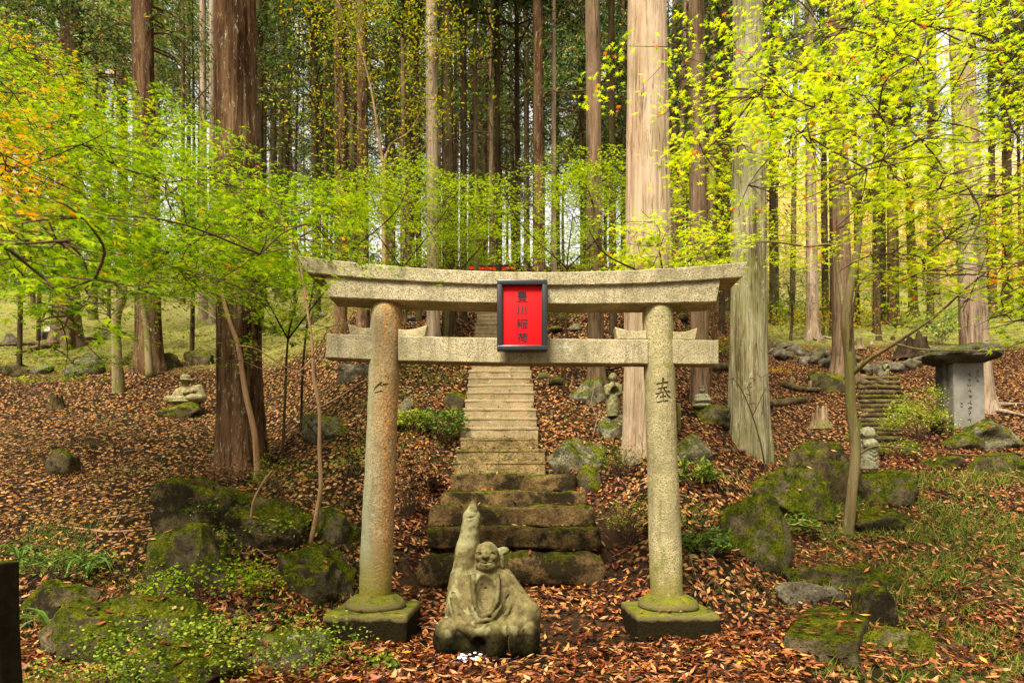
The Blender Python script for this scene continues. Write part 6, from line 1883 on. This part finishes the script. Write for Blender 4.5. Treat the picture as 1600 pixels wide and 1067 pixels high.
grass_patch("grass", "green blades on the slope beside the stairway", (560, 730, 570, 740), 4500, (.05, .10), 'grass', 7, lean=.9)
grass_patch("grass", "sparse blades on the leafy slope beneath the praying statue", (840, 1060, 590, 760), 2200, (.04, .09), 'grass', 8, lean=.9)

# ------------------------------------------------------------------ leaf litter
rs = np.random.default_rng(99)
def litter_points(n, Y0, Y1, mode=0):
    Y = rs.uniform(Y0, Y1, n); X = rs.uniform(-.92, .92, n) * Y
    e = .04
    z = ground(X, Y); zx = ground(X + e, Y); zy = ground(X, Y + e)
    nrm = np.stack([-(zx - z) / e, -(zy - z) / e, np.ones(n)], -1)
    P = np.stack([X, Y, z], -1)
    dens = fbm(P * 1.3, 3, 70)
    bare = np.hypot((X - .55) * .7, (Y - 5.15) * .9) < .42
    k = (dens > rs.uniform(-.9, .55, n)) & ~(bare & (rs.random(n) < .72))
    sx = np.abs(X - stair_cx(Y)) < .5
    k &= ~(sx & (Y > 6.3))
    return P[k], nrm[k]
P, nr = litter_points(85000, 3.2, 10)
P2, nr2 = litter_points(60000, 8, 20)
P = np.vstack([P, P2]); nr = np.vstack([nr, nr2])
n = len(P)
px = P[:, 0] / P[:, 1] * FPX + CX
size = rs.uniform(.045, .100, n) * np.where(P[:, 1] > 8, .95, 1)
u = P[:, 0] * 6 / np.maximum(P[:, 1], 6)
lefty = (u < -1.3) & (P[:, 1] > 5.5)
size = np.where(lefty, size * .58, size) * np.where(P[:, 1] > 7, .85, 1)
lift = np.abs(rs.normal(0, .012, n)) + .012 + .022 * (fbm(P * 9, 3, 21) * .022 * 0 + 1) * .6
P[:, 2] += lift + np.maximum(0, 0.022 * fbm(P * 9, 3, 21))
nr = nr + rs.normal(0, .30, nr.shape)
# leaves caught on stone steps, boulders and plinths
extra, en = [], []
for (a, b_, Yf, Yb, zt) in STEP_TREADS[:34]:
    m_ = int(26 if zt < 1.5 else 9)
    q = np.stack([rs.uniform(a + .03, b_ - .03, m_), Yb - (Yb - Yf) * .55 * rs.uniform(0, 1, m_) ** 1.6 - .03, np.full(m_, zt + .018)], -1)
    extra.append(q); en.append(np.array([0, 0, 1.0]) + rs.normal(0, .25, (m_, 3)))
    m_ = 5
    extra.append(np.stack([rs.uniform(a + .03, b_ - .03, m_), Yf + rs.uniform(.01, .05, m_), np.full(m_, zt + .02)], -1)); en.append(np.array([0, -.5, 1.0]) + rs.normal(0, .35, (m_, 3)))
for V, F, o in ROCK_TOPS:
    T = V[F]; nf = np.cross(T[:, 1] - T[:, 0], T[:, 2] - T[:, 0]); ar = np.linalg.norm(nf, axis=1) + 1e-12
    nf = nf / ar[:, None]
    s = np.where((nf[:, 2] > .72) & (T[:, :, 2].mean(1) > np.percentile(V[:, 2], 55)))[0]
    if not len(s): continue
    A = ar[s].sum() / 2
    m_ = int(min(110, A * 100))
    if m_ < 1: continue
    i = rs.choice(s, m_, p=ar[s] / ar[s].sum())
    extra.append(T[i].mean(1) + nf[i] * .014); en.append(nf[i] + rs.normal(0, .22, (m_, 3)))
for sx_ in (-1.137, 1.287):
    m_ = 7
    q = np.stack([sx_ + rs.uniform(-.29, .29, m_), 5.29 + rs.choice([-1, 1], m_) * rs.uniform(.2, .29, m_), np.full(m_, .272)], -1)
    extra.append(q); en.append(np.array([0, 0, 1.0]) + rs.normal(0, .15, (m_, 3)))
extra = np.vstack(extra); en = np.vstack(en)
# keep the litter clear of the statue, the pillars' plinths
def clear(Q):
    k = np.ones(len(Q), bool)
    for cx_, cy_, hx, hy in ((-1.137, 5.29, .33, .33), (1.287, 5.29, .33, .33)):
        k &= ~((np.abs(Q[:, 0] - cx_) < hx) & (np.abs(Q[:, 1] - cy_) < hy))
    sc_ = X_(760, 4.72)
    k &= ~((np.abs(Q[:, 0] - sc_) < .36) & (np.abs(Q[:, 1] - 4.72) < .2))
    return k
k = clear(P); P, nr, size, lefty = P[k], nr[k], size[k], lefty[k]
# the 300 that show largest are pieces of the floor, one by one; the rest lie as one mass
inview = (np.abs(P[:, 0] / P[:, 1]) < .8) & ((EYE - P[:, 2]) / P[:, 1] < .297) & (P[:, 1] > 3.9)
big = np.argsort(np.where(inview, -size / P[:, 1], 9))[:300]
FL = []
for v in range(5):
    r2 = np.random.default_rng(v)
    TV = np.array([(0, -.5, .05), (-.10, -.28, .03), (.10, -.28, .04), (0, -.25, 0), (-.165, 0, .05), (0, 0, -.012), (.165, 0, .045), (-.11, .27, .06), (0, .26, .005), (.11, .27, .03), (0, .5, .09)], float)
    TV[:, 2] += .05 * r2.normal(size=11) * .4 + .25 * (TV[:, 1] ** 2) * r2.uniform(-.3, .8)
    TF = np.array([(0, 3, 1), (0, 2, 3), (1, 3, 5), (1, 5, 4), (3, 2, 6), (3, 6, 5), (4, 5, 8), (4, 8, 7), (5, 6, 9), (5, 9, 8), (7, 8, 10), (8, 9, 10)])
    FL.append((TV, TF))
LC = []
N_ = None
def mat_single(i, c):
    return mat_plain("brown_leaf_blade" if i == 0 else "rust_leaf_blade" if i == 1 else "tan_leaf_blade" if i == 2 else "orange_leaf_blade", c, .5, .4, 0, .25, 45)
LM = [mat_single(0, (.09, .022, .006)), mat_single(1, (.24, .06, .015)), mat_single(2, (.40, .18, .065)), mat_single(3, (.42, .13, .025))]
FM = [[mesh_data("fallen_leaf", TV, TF, m_) for m_ in LM] for TV, TF in FL]
for i in big:
    o = link("fallen_leaf", FM[int(rs.integers(0, 5))][int(rs.integers(0, 4))], GROUND, P[i])
    o.scale = (size[i],) * 3
    o.rotation_euler = Vector(nr[i]).to_track_quat('Z', 'Y').to_euler()
    o.rotation_euler.rotate_axis('Z', rs.uniform(0, 6.28))
keep = np.ones(len(P), bool); keep[big] = False
P, nr, size, lefty = P[keep], nr[keep], size[keep], lefty[keep]
s = ~lefty
V, F = leaf_cloud(np.vstack([P[s], extra]), np.vstack([nr[s], en]), np.concatenate([size[s], rs.uniform(.05, .10, len(extra))]), DRY, None, rs)
q_ = rs.random(len(P)) < .16
Va, Fa = leaf_cloud(P[q_ & s] + [.03, .02, .004], nr[q_ & s] + rs.normal(0, .2, (int((q_ & s).sum()), 3)), size[q_ & s] * .9, M5, None, rs)
solo("leaf_litter", Va, Fa, M['litter_y'], "small curled maple leaves mixed into the red brown litter", "leaf litter", None, True, "stuff")
solo("leaf_litter", V, F, M['litter'], "red brown fallen leaves carpeting the path, steps and slopes", "leaf litter", None, True, "stuff")
V, F = leaf_cloud(P[~s], nr[~s], size[~s], DRY, None, rs)
solo("leaf_litter", V, F, M['litter_y'], "small brown and yellow fallen leaves carpeting the slope under the spreading maple", "leaf litter", None, True, "stuff")

# ------------------------------------------------------------------ the dark post at the edge
Yp = 3.3
b = np.array([X_(-9, Yp), Yp, g1(X_(-9, Yp), Yp)])
V, F = rbox((.075, .075, .46), .012, 6, .006, 8, 2)
V[:, 0] *= 1 + .35 * (1 - (V[:, 2] + .46) / .92)
post = solo("stone_post", V + np.array([b[0], Yp, Zp(878, Yp) - .46]), F, M['post'], "dark mossy stone post at the very edge beside the strap leaves", "post")

# ------------------------------------------------------------------ twigs dropped on the litter
rs = np.random.default_rng(123)
Q = []
for i in range(420):
    Y = rs.uniform(3.6, 12); X = rs.uniform(-.85, .85) * Y
    if abs(X - float(stair_cx(Y))) < .6 and Y > 5.9: continue
    a = rs.uniform(0, 3.14); L = rs.uniform(.08, .45)
    pts = []
    for s_ in (-.5, 0, .5):
        x_, y_ = X + math.cos(a) * L * s_ + rs.normal(0, .012), Y + math.sin(a) * L * s_ + rs.normal(0, .012)
        pts.append((x_, y_, g1(x_, y_) + .035))
    Q.append(tube(pts, [.004, .0032, .0015], 4, 5, cap=False))
V, F = join(Q)
solo("twig_litter", V, F, M['bark_tan'], "thin dropped twigs scattered over the fallen leaves", "twigs", None, True, "stuff")
